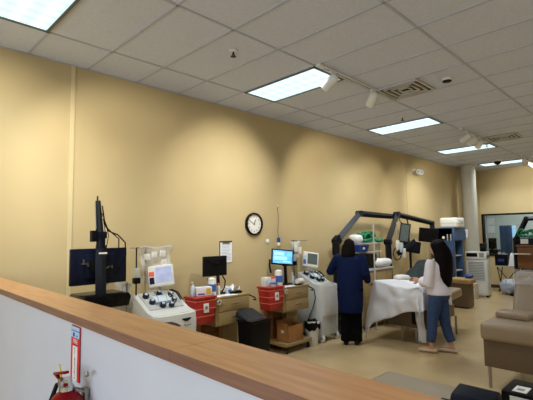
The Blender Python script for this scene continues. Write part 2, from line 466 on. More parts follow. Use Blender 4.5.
# vents, sprinklers, detector, dome
def vent(loc, label):
    t = thing('ceiling_vent', label, 'ceiling vent', loc, 0, 'square ceiling vents')
    for k, s in enumerate((.285, .215, .145, .08)):
        f = MB(); w = .020; z0 = -.016+.002*k
        for a in ((-s, -s+w, -s, s), (s-w, s, -s, s), (-s, s, -s, -s+w), (-s, s, s-w, s)):
            f.bx(a[0], a[1], a[2], a[3], z0-.012, z0+.012)
        f.build('louver_ring', MT['vent'], t, smooth=0)
    MB().bx(-.28, .28, -.28, .28, -.004, .003).build('backing', MT['gap'], t, smooth=0)
    return t
v = vent((5.2, 2.52, CZ), 'square slatted ceiling vent beside the first light track')
dup(v, (9.4, 2.49, CZ), label='farther square ceiling vent beyond the middle spotlights')
def sprinkler(loc, label):
    t = thing('sprinkler_head', label, 'sprinkler', loc, 0, 'ceiling sprinklers')
    MB().lathe([(.045, .003), (.045, -.006), (.02, -.014)], n=20).build('escutcheon', MT['white'], t)
    f = MB().rod((0, 0, -.01), (0, 0, -.04), .009); f.lathe([(.004, -.062), (.03, -.06), (.03, -.064), (.004, -.066)], n=16)
    f.rod((.014, 0, -.03), (.006, 0, -.062), .004); f.rod((-.014, 0, -.03), (-.006, 0, -.062), .004)
    f.build('deflector', MT['charcoal'], t); return t
s = sprinkler((2.76, 3.21, CZ), 'dark sprinkler head in the bare ceiling tile above the tan wall')
dup(s, (6.44, 3.2, CZ), label='small sprinkler head by the third ceiling light')
dup(s, (9.9, 2.97, CZ), label='sprinkler head beyond the middle spotlights')
t = thing('smoke_detector', 'white smoke detector with dark ring on the ceiling, right of the square vent', 'smoke detector', (5.24, 1.99, CZ))
MB().lathe([(.065, .003), (.065, -.02), (.06, -.024)], n=24).build('base', MT['white'], t)
MB().lathe([(.055, -.022), (.055, -.034), (.03, -.042)], n=24).build('dark_ring', MT['black'], t)
t = thing('dome_camera', 'dark dome camera under the farthest ceiling light', 'camera', (12.3, 3.45, CZ))
MB().lathe([(.11, .003), (.11, -.04), (.10, -.05)], n=24).build('housing', MT['white'], t)
MB().lathe([(.09, -.045), (.085, -.09), (.055, -.125), (.015, -.14)], n=24).build('dome', MT['blackg'], t)

# ------------------------------------------------------------------ on the long wall
t = thing('emergency_light', 'small white wall lamp high on the tan wall, left of the column', 'wall light', (10.08, WY, 3.26))
MB().bx(-.12, .12, -.05, 0, -.05, .07, .015).build('housing', MT['white'], t)
for sx in (-.07, .1):
    MB().tube([(sx, -.05, .0), (sx-.03, -.11, -.01), (sx-.06, -.16, -.02)], [.03, .06, .065], 18).build('lamp_head', MT['ltgrey'], t)
    MB().tube([(sx-.06, -.158, -.02), (sx-.066, -.167, -.022)], .038, 16).build('lamp_bulb', MT['greyp'], t)

t = thing('wall_clock', 'round wall clock with black rim and white face on the tan wall', 'clock', (4.452, WY, 1.906))
MB().lathe([(.172, 0), (.178, -.02), (.172, -.045), (.155, -.05), (.148, -.03), (.148, -.02)], n=48, axis='y').build('rim', MT['blackg'], t)
MB().lathe([(.15, -.012), (.15, -.022)], n=48, axis='y').build('dial', MT['label'], t, smooth=0)
nm = None
for k in range(1, 13):
    a = R(90-30*k)
    text('numeral', str(k), .04, MT['ink'], face_my(.115*math.cos(a), -.0235, .115*math.sin(a)), t)
def hand(ang, ln, w, name):
    b = MB().bx(-w/2, w/2, -.027, -.0245, -.02, ln)
    b.move(Matrix.Rotation(R(ang), 4, 'Y')); b.build(name, MT['black'], t, smooth=0)
hand(-62, .11, .006, 'minute_hand'); hand(25, .075, .009, 'hour_hand')
MB().lathe([(.008, -.024), (.008, -.03)], n=12, axis='y').build('hub', MT['black'], t)

t = thing('clipboard', 'clipboard with a printed white sheet hanging on the tan wall', 'clipboard', (3.90, WY, 1.5))
MB().bx(-.118, .118, -.008, -.001, -.16, .155, .003).build('board', MT['charcoal'], t)
MB().bx(-.108, .112, -.0105, -.008, -.155, .135).build('printed_sheet', MT['paper'], t, smooth=0)
pr = MB()
for k in range(11):
    z = .1-.021*k
    pr.bx(-.085, .085-(.03 if k % 3 == 2 else 0), -.0112, -.0103, z-.003, z+.003)
pr.build('print', MT['print'], t, smooth=0)
c = MB(); c.bx(-.07, .07, -.02, -.008, .118, .145, .004); c.rod((-.045, -.02, .15), (.045, -.02, .15), .011)
c.build('clip', MT['steel'], t)

t = thing('hanging_marker', 'blue and white marker bottle hanging on a long cord from the wall', 'marker', (5.0, WY-.022, 1.555))
MB().lathe([(.012, 0), (.026, .005), (.026, .055)], n=16).build('white_end', MT['label'], t)
MB().lathe([(.026, .055), (.027, .1), (.024, .125), (.012, .135)], n=16).build('barrel', MT['bluebin'], t)
MB().tube([(0, 0, .13), (-.012, .004, .25), (.012, .008, .4), (.014, .01, .5), (0, .016, .6), (0, .018, .66)], .003, 6).build('cord', MT['cordm'], t)
MB().bx(-.008, .008, -.002, .02, .64, .67, .003).build('hook', MT['white'], t)
o = MB().lathe([(.036, 0), (.036, -.012), (.03, -.018), (.015, -.02)], n=24, axis='y').build('wall_sensor', MT['white'], loc=(4.76, WY, 1.63))
tag(o, 'small white round disc on the wall between clock and hanging marker', 'wall sensor')

# ------------------------------------------------------------------ half wall in front, with its wooden cap
PZ = 1.38
t = thing('half_wall', 'white half wall with a wooden cap running across the foreground', 'counter', (.87, 2.0, 0), R(-1.25))
def loc_(x, y): return (x-.87, y-2.0)
MB().bx(.79-.87, .955-.87, -4-2.0, WY-2.0, 0, PZ-.035).build('panel', MT['white_panel'], t, smooth=0)
yj = 1.19
for a, b in ((yj+.0008, WY-.002), (-4, yj-.0008)):
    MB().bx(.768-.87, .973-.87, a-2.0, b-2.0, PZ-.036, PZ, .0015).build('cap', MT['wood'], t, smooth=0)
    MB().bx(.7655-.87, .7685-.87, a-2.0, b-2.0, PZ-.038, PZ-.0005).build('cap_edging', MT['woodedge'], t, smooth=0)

# extinguisher sign, and the extinguisher under it
SX = .787
t = thing('extinguisher_sign', 'tall red and white fire extinguisher sign strip on the half wall', 'sign', (SX-.0015, 2.066, 1.075))
MB().bx(-.0015, .0015, -.052, .052, 0, .25).build('plate', MT['inkred'], t, smooth=0)
MB().bx(-.003, -.0015, -.028, .028, .0, .158).build('white_band', MT['label'], t, smooth=0)
MB().bx(-.003, -.0015, -.047, .047, .196, .246).build('pictogram_panel', MT['paleblue'], t, smooth=0)
pm = MB(); pm.bx(-.004, -.003, -.047, .047, .226, .23); pm.tube([(-.0035, .012, .202), (-.0035, .012, .22)], .006, 8)
pm.bx(-.004, -.003, -.03, -.006, .204, .208)
pm.build('pictogram', MT['inkblue'], t, smooth=0)
text('lettering', 'FIRE', .03, MT['label'], face_mx(-.002, 0, .178), t)
for k, ch in enumerate('EXTINGUISHER'):
    text('lettering', ch, .0145, MT['ink'], face_mx(-.0032, 0, .148-k*.0122), t)

t = thing('fire_extinguisher', 'red fire extinguisher hanging on the white half wall under its sign', 'fire extinguisher', (SX-.095, 1.91, .645))
MB().lathe([(.06, 0), (.07, .012), (.074, .05), (.074, .36), (.067, .405), (.048, .435), (.026, .447), (.022, .46)], n=32).build('cylinder', MT['reddark'], t)
MB().lathe([(.03, .452), (.03, .468), (.022, .475), (.022, .5)], n=20).build('valve', MT['chrome'], t)
b = MB(); b.box((-.01, .04, .515), (.02, .14, .012), .003, Matrix.Rotation(R(-14), 3, 'X')); b.build('lever', MT['reddark'], t)
b = MB(); b.box((-.01, .035, .488), (.018, .12, .010), .003, Matrix.Rotation(R(8), 3, 'X')); b.build('carry_handle', MT['reddark'], t)
MB().lathe([(.018, 0), (.018, .012)], (-.03, 0, .485), n=16, axis='x').build('gauge', MT['chrome'], t)
MB().rod((-.012, .03, .50), (-.012, .055, .548), .004).build('pull_pin', MT['pin'], t)
MB().tube([(0, .02, .478), (-.02, .055, .465), (-.04, .066, .40), (-.05, .064, .25), (-.05, .062, .12)], .0095, 10).build('hose', MT['black'], t)
b = MB(); b.bx(.07, .088, -.02, .02, .3, .44, .003); b.tube([(.078, -.03, .5), (.06, -.06, .525), (.05, -.085, .515)], .006, 8); b.tube([(.07, -.02, .43), (.03, -.03, .45), (.03, .03, .45), (.07, .02, .43)], .005, 8)
b.build('wall_bracket', MT['steel'], t)

# ------------------------------------------------------------------ workstation on a post, seen from behind (far left)
t = thing('monitor_workstation', 'black monitor on a tall post seen from behind, by the raceway at far left', 'workstation', (1.795, 4.12, 0))
b = MB()
b.tube([(-.02, -.05, 1.02), (-.02, -.05, 1.22), (-.02, -.035, 1.5), (-.015, -.03, 1.66)], [(.03, .055), (.03, .055), (.03, .055), (.028, .055)], 4, side=(0, 1, 0))
b.build('post', MT['charcoal'], t, smooth=30)
MB().bx(-.06, .02, -.09, -.083, 1.575, 1.592).build('post_label', MT['label'], t, smooth=0)
b = MB(); b.rod((-.02, -.03, 1.64), (-.02, -.03, 1.74), .042); b.box((-.02, -.04, 1.76), (.09, .07, .07), .012); b.build('joint', MT['slate'], t)
b = MB(); b.tube([(-.03, -.03, 1.76), (-.045, -.03, 1.95), (-.055, -.03, 2.10)], [(.03, .04), (.026, .034), (.022, .026)], 4, side=(0, 1, 0))
b.rod((-.06, -.03, 2.09), (-.06, -.03, 2.145), .008)
b.build('mast', MT['charcoal'], t, smooth=30)
MB().rod((-.078, -.05, 1.82), (-.09, -.05, 2.08), .007).build('mast_strut', MT['steel'], t)
MB().box((-.09, -.03, 1.75), (.06, .06, .11), .008).build('control_box', MT['black'], t)
b = MB(); b.box((.03, .12, 1.447), (.575, .045, .36), .012); m1 = b.build('monitor', MT['monback'], t)
MB().box((.03, .092, 1.447), (.30, .03, .24), .014).build('rear_housing', MT['navy'], m1)
MB().box((-.22, .0965, 1.447), (.05, .004, .33), .001).build('edge_strip', MT['monback'], m1)
b = MB()
b.box((-.13, .066, 1.48), (.07, .02, .016), .004); b.box((-.145, .066, 1.50), (.016, .02, .05), .004); b.box((-.1, .066, 1.465), (.02, .02, .03), .004)
b.box((.085, .066, 1.425), (.07, .02, .014), .004, Matrix.Rotation(R(-30), 3, 'Y')); b.box((.14, .066, 1.435), (.014, .02, .03), .004)
b.box((.06, .066, 1.47), (.03, .02, .03), .006)
b.build('mount_screws', MT['steel'], t)
b = MB(); b.box((-.02, .05, 1.457), (.12, .10, .12), .008); b.build('mount_arm', MT['black'], t)
b = MB(); b.prism([(-.25, 1.15), (-.21, 1.19), (.22, 1.19), (.245, 1.15), (.22, 1.06), (-.19, 1.06)], 'y', -.16, .2, .012); b.build('tray', MT['blackg'], t)
b = MB(); b.rod((-.02, -.02, .06), (-.02, -.02, 1.08), .035)
b.build('lower_column', MT['charcoal'], t)
b = MB()
for k in range(5):
    a = R(72*k+10); b.tube([(-.02, -.02, .09), (-.02+.27*math.cos(a), -.02+.27*math.sin(a), .075)], [.03, .018], 8)
b.build('star_base', MT['charcoal'], t)
for k in range(5):
    a = R(72*k+10); MB().lathe([(.03, -.012), (.03, .012)], (-.02+.27*math.cos(a), -.02+.27*math.sin(a), .03), n=14, axis='x').build('caster', MT['black'], t)
for pts, r in (([(-.02, -.05, 2.05), (.0, -.06, 1.9), (.06, -.02, 1.8), (.17, 0, 1.76), (.25, 0, 1.68), (.27, .02, 1.56), (.235, .05, 1.45), (.2, .1, 1.36)], .007),
               ([(-.01, -.05, 1.92), (.02, -.05, 1.84), (.1, -.02, 1.78), (.19, .02, 1.72), (.21, .06, 1.63), (.2, .085, 1.55)], .006),
               ([(-.02, -.04, 1.98), (.03, -.04, 1.86), (.08, .02, 1.75), (.09, .1, 1.6)], .004),
               ([(0, -.04, 1.9), (.02, -.04, 1.78), (.05, .04, 1.7), (.05, .085, 1.6)], .004),
               ([(.17, .11, 1.3), (.1, .1, 1.25), (.06, .06, 1.19)], .004)):
    MB().tube(pts, r, 8).build('cable', MT['black'], t)
# clear film bag hanging behind the tray
o = MB().grid(14, 12, lambda u, v: Vector((.02*math.sin(9*u+4*v) + .16*u, .05*math.sin(7*v+3*u), .30*v + .02*math.sin(12*u)))).build('clear_film_bag', MT['bagclear'], loc=(2.10, 4.38, .94), smooth=180)
tag(o, 'crumpled clear plastic bag beside the black workstation tray', 'bag')
MB().rod((.10, 0, .29), (.10, .0, -.94), .008).build('stand', MT['steel'], o)

# ------------------------------------------------------------------ apheresis machines
def make_apheresis(label, loc, rz, v2=False):
    # local frame: front faces -y, base centre at origin; 0.58 wide, 0.52 deep
    t = thing('apheresis_machine', label, 'medical machine', loc, rz, 'white blood collection machines')
    side = [(-.25, .10), (.27, .10), (.27, 1.06), (.24, 1.10), (-.10, .93), (-.16, .915), (-.25, .905), (-.265, .80), (-.255, .40)]
    MB().prism(side, 'x', -.285, .285, .012).build('body', MT['cream'], t, smooth=35)
    # rounded front fascia
    n = 12
    poly = [(.275*math.sin(R(-90+180*k/n)), -.255-.045*math.cos(R(-90+180*k/n))) for k in range(n+1)]
    MB().prism(poly + [(.275, -.23), (-.275, -.23)], 'z', .42, .895, .006).build('front_cover', MT['white'], t, smooth=40)
    if not v2:
     # dark crescent mark and wave on the front
     b = MB()
     b.prism([(.06+.12*k/8, .83+.022*math.sin(math.pi*k/8)*-1) for k in range(9)] + [(.18, .842), (.06, .842)], 'y', -.302, -.285); b.build('crest_mark', MT['ink'], t, smooth=0)
     b = MB(); b.tube([(.08, -.302, .765), (.10, -.302, .78), (.11, -.301, .755), (.13, -.30, .77), (.15, -.299, .76), (.18, -.295, .767)], .003, 6); b.build('script_mark', MT['ink'], t)
     b = MB(); b.prism([(-.27, .82), (-.20, .835), (-.08, .83), (.0, .80), (.05, .765), (-.05, .755), (-.27, .74)], 'y', -.3, -.26, .003); b.build('dark_insert', MT['purple'], t)
    # pump deck
    ang = math.atan2(.17, .34)
    Rx = Matrix.Rotation(ang, 3, 'X')
    def deck(u, v, w=0):   # u across, v up the slope (0..1)
        return Vector((u, -.10+.34*v, .93+.17*v)) + Rx @ Vector((0, 0, w))
    MB().box(deck(0, .5, .004), (.46, .33, .012), .005, Rx).build('deck_plate', MT['ltgrey'], t)
    for (u, v, r) in ((-.17, .72, .038), (-.15, .38, .034), (-.05, .16, .036), (.06, .12, .034), (.14, .34, .034), (.16, .66, .034), (.02, .78, .03)):
        if v2: r *= 1.3
        c = deck(u, v, .01); d = deck(u, v, .05)
        p = MB().tube([c, d], r, 20).build('pump', MT['pump'], t)
        MB().tube([d, deck(u, v, .058)], r*.5, 14).build('pump_hub', MT['pumpw'], p)
    MB().box(deck(-.01, .45, .03), (.22, .13, .035), .012, Rx).build('cassette', MT['pumpw'], t)
    MB().box(deck(.0, .66, .02), (.12, .05, .03), .008, Rx).build('valve_block', MT['charcoal'], t)
    for a, b_ in ((-.1, .12), (.04, -.1), (.13, .02)):
        MB().tube([deck(a, .55, .03), deck(a+.03, .8, .06), deck(b_, .9, .05), deck(b_+.04, .5, .055), deck(b_, .2, .04)], .006, 8).build('tubing', MT['plasticclear'], t)
    for u in (.21, .235):
        MB().tube([deck(u, .95, .02), deck(u+.01, .6, .06), deck(u+.02, .3, .03)], .008, 8).build('clamp_bar', MT['charcoal'], t)
    # screen on a stalk
    sc = Vector((-.06, .10, 1.30)) if v2 else Vector((.055, .16, 1.29))
    MB().tube([(sc.x+.02, .20, 1.07), (sc.x+.02, .19, 1.12), (sc.x, .18, 1.2)], [.045, .025, .03], 14).build('stalk', MT['white'], t)
    sr = Matrix.Rotation(R(-44 if v2 else -28), 3, 'Z') @ Matrix.Rotation(R(-12), 3, 'X') @ Matrix.Rotation(R(8 if v2 else -5), 3, 'Y')
    w = .30 if v2 else .31
    s = MB().box(sc, (w, .06, .26), .022, sr, 3).build('screen_housing', MT['white'], t)
    MB().box(sc + sr @ Vector((.03, -.031, .012)), (w*.62, .004, .18), 0, sr).build('screen', MT['screeng' if v2 else 'screen'], s, smooth=0)
    MB().box(sc + sr @ Vector((-w*.38, -.031, .03)), (w*.2, .004, .055), 0, sr).build('sticker', MT['paleblue' if v2 else 'redsticker'], s, smooth=0)
    MB().box(sc + sr @ Vector((-w*.38, -.031, -.05)), (w*.18, .004, .08), 0, sr).build('button_panel', MT['inkblue' if v2 else 'ink'], s, smooth=0)
    # hanger poles
    hx = -.44 if v2 else -.25
    MB().tube([(-.25, .22, .8), (hx, .22, .82), (hx, .22, 1.64)], .009, 10).build('hanger_pole', MT['charcoal'], t)
    MB().tube([(-.16, .24, .95), (hx+.13, .24, 1.0), (hx+.13, .24, 1.62)], .007, 10).build('hanger_pole', MT['steel'], t)
    MB().rod((hx-.08, .22, 1.635), (hx+.45, .22, 1.625), .006).build('hanger_bar', MT['steel'], t)
    MB().bx(hx-.04, hx+.04, .18, .25, 1.22, 1.29, .012).build('pressure_clamp', MT['black'], t)
    MB().bx(hx-.025, hx+.025, .18, .23, 1.29, 1.40, .01).build('clamp_body', MT['ltgrey'], t)
    # skirt, feet
    MB().bx(-.265, .265, -.22, .25, .10, .24, .01).build('base_skirt', MT['teal'], t)
    for sx in (-.25, .25):
        for sy in (-.22, .22):
            w = MB().lathe([(.03, -.024), (.058, -.02), (.062, 0), (.058, .02), (.03, .024)], (sx, sy, .062), n=20, axis='x').build('caster', MT['white'], t)
            MB().lathe([(.025, -.027), (.025, .027)], (sx, sy, .062), n=14, axis='x').build('caster_hub', MT['greyp'], w)
            MB().bx(sx-.012, sx+.012, sy-.02, sy+.03, .06, .125, .004).build('caster_fork', MT['greyp'], w)
    MB().bx(.255, .3, -.22, -.06, .35, .88, .01).build('side_panel', MT['ltgrey'], t)
    MB().tube([(-.29, -.1, .85), (-.31, -.14, .7), (-.33, -.1, .55), (-.3, .02, .35), (-.29, .1, .2)], .008, 8).build('power_cord', MT['black'], t)
    return t
AP1 = make_apheresis('white blood collection machine with small screen, behind the half wall at left', (2.60, 4.27, 0), 0)
AP1.scale = (.95, .95, .985)
AP2 = make_apheresis('white blood collection machine at the left of the person in the navy gown', (5.655, 4.455, 0), 0, True)
AP2.scale = (.76, 1, 1)
# film bags that hang on the machines
def film(label, loc, w, h, seed):
    def f(u, v):
        k = 1-v
        return Vector(((u-.5)*w*(1-.25*k), .035*math.sin(5*u+seed)+.02*math.sin(11*v+seed)+.03*k, -h*k + .012*math.sin(9*u+seed)))
    o = MB().grid(16, 16, f, .002).build('hanging_film_bag', MT['plasticclear'], loc=loc, smooth=180)
    return tag(o, label, 'bag', 'clear bags hung on the machines')
b1 = film('large clear bag set hanging over the screen of the left machine', (2.60, 4.46, 1.622), .42, .44, 0)
for (x, z) in ((-.03, -.1), (.08, -.09), (.1, -.2), (-.12, -.12)):
    MB().box((x, -.02, z), (.07, .03, .07), .01).build('bag_pouch', MT['label'], b1)
b2 = film('clear bag set hanging on the pole of the machine beside the navy gown', (5.38, 4.66, 1.622), .24, .36, 2)
for (x, z) in ((-.04, -.12), (.05, -.16)):
    MB().box((x, -.02, z), (.08, .03, .12), .01).build('bag_pouch', MT['label'], b2)

# ------------------------------------------------------------------ bedside carts
def make_cart(label, loc):
    # local: x -0.285..0.285, y 0 (front) .. 0.45, top 0.95
    t = thing('bedside_cart', label, 'cart', loc, 0, 'laminate drawer carts')
    MB().bx(-.285, .285, 0, .45, .59, .93, .002).build('carcass', MT['cart'], t, smooth=0)
    MB().bx(-.30, .30, -.015, .455, .93, .952, .004).build('worktop', MT['cart2'], t)
    for z0 in (.60, .765):
        d = MB().bx(-.235, .28, -.016, .002, z0, z0+.158, .003).build('drawer', MT['cart2'], t)
        h = MB(); h.tube([(-.04, -.016, z0+.085), (-.035, -.036, z0+.085), (.075, -.036, z0+.085), (.08, -.016, z0+.085)], .006, 8); h.build('handle', MT['chrome'], d)
    MB().bx(-.235, .28, -.004, .001, .757, .766).build('drawer_gap', MT['gap'], t, smooth=0)
    MB().bx(-.285, .285, .42, .45, .15, .59).build('back_panel', MT['cart'], t, smooth=0)
    MB().bx(.0, .25, .2, .42, .15, .59).build('pedestal', MT['cart'], t, smooth=0)
    MB().bx(-.20, .0, .30, .42, .15, .59).build('recess_panel', MT['brown'], t, smooth=0)
    MB().bx(-.30, .29, -.06, .46, .10, .15, .004).build('base_platform', MT['cart2'], t)
    for sx in (-.25, .24):
        for sy in (-.02, .41):
            w = MB().lathe([(.026, -.012), (.03, -.008), (.03, .008), (.026, .012)], (sx, sy, .031), n=16, axis='x').build('caster', MT['black'], t)
            MB().lathe([(.012, -.014), (.012, .014)], (sx, sy, .031), n=10, axis='x').build('caster_hub', MT['chrome'], w)
            MB().bx(sx-.015, sx+.015, sy-.015, sy+.02, .055, .10, .003).build('caster_fork', MT['charcoal'], w)
    MB().tube([(-.27, -.02, .9), (-.25, -.04, .925), (-.22, -.035, .9), (-.24, -.025, .865), (-.265, -.02, .88)], .012, 8).build('tape_tag', MT['cardw'], t)
    MB().tube([(.3, .06, .9), (.36, .05, .91), (.40, .0, .88), (.44, .02, .84), (.40, .04, .85)], .009, 8).build('side_hook', MT['charcoal'], t)
    return t
C1 = make_cart('drawer cart behind the black bin, carrying a black monitor and tissue box', (3.61, 4.25, 0))
C2 = dup(C1, (4.865, 4.25, 0), label='drawer cart with the blue screen on top and a cardboard box below')

def make_sharps(label, loc):
    t = thing('sharps_container', label, 'sharps container', loc, 0, 'red sharps containers on the carts')
    MB().box((0, 0, .155), (.31, .24, .31), .018, taper=(.82, .86)).build('bin', MT['red'], t)
    for z in (.285, .19, .1):
        k = 1 - (1-z/.31)*.17
        b = MB().box((0, 0, z), (.318*k, .248*k, .012), .004); b.build('rim_line', MT['redline'], t)
    MB().box((0, 0, .322), (.33, .26, .026), .008).build('lid', MT['red'], t)
    lb = MB().box((.0, -.123, .2), (.075, .006, .11), .001, Matrix.Rotation(R(-3), 3, 'X')).build('hazard_label', MT['label'], t)
    s = MB()
    for k in range(3):
        a = R(90+120*k); s.lathe([(.010, -.001), (.014, -.001), (.014, .001), (.010, .001), (.010, -.001)], (.0+.011*math.cos(a), -.1285, .205+.011*math.sin(a)), n=14, axis='y', cap=False)
    s.build('hazard_symbol', MT['ink'], lb)
    MB().bx(.15, .165, -.05, .05, .2, .33).build('hanger', MT['redline'], t)
    return t
S1 = make_sharps('red sharps container on the left side of the nearer cart, beside the left machine', (3.15, 4.33, .655))
S2 = dup(S1, (4.405, 4.33, .655), label='red sharps container on the cart with the blue screen, behind the black bin')

# black bin with a raised grey liner hood
t = thing('waste_bin', 'tall black waste bin with raised grey liner between the two carts', 'bin', (3.745, 3.86, 0))
MB().box((0, .13, .33), (.345, .27, .66), .015, taper=(.88, .88)).build('bin_body', MT['black'], t)
MB().box((0, .13, .655), (.36, .285, .03), .008).build('rim', MT['blackg'], t)
def hood(u, v):
    a = math.pi*u
    x = -.165*math.cos(a); 
    h = .02+.10*(math.sin(a)**.6)
    return Vector((x, .27-.22*(1-v)*1+.0*v + .03*v, .665 + h*v + .01*math.sin(9*u)*v))
MB().grid(20, 8, hood, .006).build('liner_hood', MT['greylid'], t, smooth=180)

# white basket with black bag
t = thing('waste_basket', 'small white waste basket lined with a black bag, beside the second cart', 'bin', (5.295, 4.30, 0))
MB().lathe([(.085, 0), (.092, .01), (.115, .33)], n=24).build('basket', MT['white'], t)
def bagf(u, v):
    a = 2*math.pi*u
    prof = [(.117, -.10), (.126, -.07), (.128, -.01), (.122, .02), (.11, .01), (.085, -.06)]
    i = v*(len(prof)-1); k = min(int(i), len(prof)-2); f = i-k
    r = prof[k][0]*(1-f)+prof[k+1][0]*f; z = prof[k][1]*(1-f)+prof[k+1][1]*f
    r += .008*math.sin(5*a)+.005*math.sin(11*a+1); z += (.02*math.sin(3*a)+.012*math.sin(7*a))*(1-v*.3)
    return Vector((r*math.cos(a), r*math.sin(a), .34+z))
MB().grid(49, 12, bagf, .003).build('black_liner', MT['darkbag'], t, smooth=180)
MB().bx(-.02, .03, -.14, -.11, .33, .37, .006).build('paper_scrap', MT['paper'], t)

# cardboard box on the second cart's platform
t = thing('cardboard_box', 'open brown cardboard box on the lower platform of the second cart', 'box', (4.80, 4.32, .151))
b = MB().bars_box_open(-.17, .17, -.11, .12, 0, .235, .006); b.build('carton', MT['card'], t, smooth=0)
for y, s, a in ((-.11, -1, 20),):
    MB().box((-.174, 0.0, .25), (.006, .22, .05), 0, Matrix.Rotation(R(-18), 3, 'Y')).build('flap', MT['card'], t, smooth=0)
MB().box((.0, .122, .26), (.33, .006, .07), 0, Matrix.Rotation(R(-20), 3, 'X')).build('flap', MT['card'], t, smooth=0)
MB().bx(-.1715, -.17, -.03, .03, .13, .17).build('printed_mark', MT['cardw'], t, smooth=0)

# --- things on the carts
ZT = .952
def wipes(label, loc, lidm, r=.055, h=.2):
    t = thing('wipes_tub', label, 'tub', loc, 0, 'white wipes tubs')
    MB().lathe([(r*.95, 0), (r, .006), (r, h-.01), (r*.93, h)], n=24).build('tub', MT['white'], t)
    MB().lathe([(r*1.002, h*.3), (r*1.006, h*.3), (r*1.006, h*.78), (r*1.002, h*.78)], n=24, cap=False).build('wrap_label', MT['inkblue'], t)
    MB().lathe([(r*.95, h), (r*.95, h+.02), (r*.6, h+.035), (r*.35, h+.04)], n=24).build('lid', lidm, t); return t
def pump_bottle(label, loc):
    t = thing('pump_bottle', label, 'bottle', loc, 0, 'small pump bottles')
    MB().lathe([(.027, 0), (.03, .006), (.03, .1), (.024, .118), (.012, .125), (.012, .135)], n=18).build('bottle', MT['pumpw'], t)
    b = MB(); b.lathe([(.014, .13), (.014, .145), (.006, .147), (.006, .175)], n=12); b.rod((0, 0, .172), (-.035, -.01, .168), .007); b.build('pump_head', MT['white'], t)
    return t
def tissue(label, loc, rz, accent):
    t = thing('glove_box', label, 'box', loc, rz, 'small supply boxes')
    MB().bx(-.1, .1, -.05, .05, 0, .105, .003).build('carton', MT['paper'], t)
    MB().bx(.02, .085, -.0515, -.0505, .02, .085).build('print_panel', accent, t, smooth=0)
    MB().bx(-.09, .0, -.0515, -.0505, .012, .03).build('print_band', MT['inkblue'], t, smooth=0)
    MB().lathe([(.03, .104), (.03, .107)], n=16).build('opening', MT['pumpw'], t); return t
ZS = .655+.336
pump_bottle('clear pump bottle on the red sharps container of the nearer cart', (3.06, 4.36, ZS))
tissue('white supply box with yellow print panel, on the nearer red sharps container', (3.20, 4.34, ZS), R(-14), MT['pin'])
wipes('tall white wipes tub with blue label before the black monitor', (3.40, 4.42, ZT), MT['white'])
t = thing('small_jar', 'pale pink and white tube standing beside the wipes tub under the black monitor', 'tube', (3.53, 4.45, ZT))
MB().lathe([(.022, 0), (.024, .1), (.02, .12)], n=16).build('tube_body', MT['label'], t); MB().lathe([(.018, .12), (.018, .15)], n=14).build('cap', MT['redsticker'], t)
t = thing('tablet_monitor', 'black monitor seen from behind on the nearer cart, under the clipboard', 'monitor', (3.56, 4.52, ZT), R(-6))
MB().box((-.03, 0, .375), (.37, .035, .265), .01).build('panel', MT['black'], t)
MB().prism([(-.16, .45), (-.09, .40), (0, .385), (.09, .40), (.13, .45), (.13, .46), (-.16, .46)], 'y', -.026, -.015, .002).build('rear_curve', MT['blackg'], t)
MB().tube([(.04, .02, .01), (.04, .03, .2), (.02, .025, .36)], [(.02, .03), (.02, .03), (.02, .03)], 8, side=(1, 0, 0)).build('stand_arm', MT['charcoal'], t)
MB().bx(-.04, .12, -.06, .08, 0, .015, .004).build('stand_foot', MT['black'], t)
MB().tube([(.09, .0, .24), (.13, -.01, .17), (.12, -.01, .08), (.08, -.0, .02)], .009, 8).build('cable', MT['black'], t)
MB().tube([(-.14, .0, .22), (-.13, 0, .1), (-.12, 0, .02)], .008, 8).build('cable', MT['charcoal'], t)
o = MB().bx(-.03, .03, -.025, .025, 0, .085, .006).build('small_carton', MT['pumpw'], loc=(3.66, 4.40, ZT)); tag(o, 'small pale blue carton right of the black monitor stand', 'box')
MB().bx(-.022, .022, -.0258, -.025, .02, .06).build('print_panel', MT['inkblue'], o, smooth=0)
o = MB().prism([(-.1, 0), (.1, 0), (.1, .025), (.06, .04), (-.1, .03)], 'y', -.02, .03, .006).build('stapler', MT['black'], loc=(3.76, 4.36, ZT)); tag(o, 'black stapler on the nearer cart in front of the crumpled papers', 'stapler')
def crumple(label, name, loc, w, d, h, seed, m='paper', cat='paper'):
    def f(u, v):
        return Vector(((u-.5)*w, (v-.5)*d, h*(.15+.85*abs(noise.noise(Vector((u*2.3+seed, v*2.3, seed)))*1.6))))
    o = MB().grid(14, 12, f, .001).build(name, MT[m], loc=loc, smooth=30); return tag(o, label, cat)
crumple('crumpled white papers heaped at the right of the nearer cart', 'paper_heap', (3.78, 4.50, ZT), .24, .14, .13, 3)
crumple('flat white paper mat at the front of the nearer cart', 'paper_mat', (3.55, 4.32, ZT), .32, .13, .008, 5)
# second cart
o = MB().bx(-.06, .06, -.045, .045, 0, .13, .004).build('swab_box', MT['white'], loc=(4.34, 4.36, ZS)); tag(o, 'white swab box standing on the red sharps container of the second cart', 'box')
MB().bx(-.061, -.02, -.0458, -.045, .03, .09).build('print_panel', MT['paleblue'], o, smooth=0)
o = MB().bx(-.045, .045, -.04, .04, 0, .12, .004).build('pink_box', MT['label'], loc=(4.5, 4.40, ZS)); tag(o, 'white box with pink top edge next to the swab box', 'box')
MB().bx(-.046, .046, -.041, .041, .098, .121).build('pink_band', MT['redsticker'], o, smooth=0)
t = thing('lidded_cup', 'white cup with blue lid at the front of the second sharps container', 'cup', (4.39, 4.26, ZS))
MB().lathe([(.04, 0), (.05, .035)], n=18).build('cup', MT['white'], t); MB().lathe([(.052, .035), (.052, .05), (.03, .056)], n=18).build('lid', MT['inkblue'], t)
wipes('tall white wipes tub left of the blue screen stand', (4.69, 4.44, ZT), MT['white'], .06, .21)
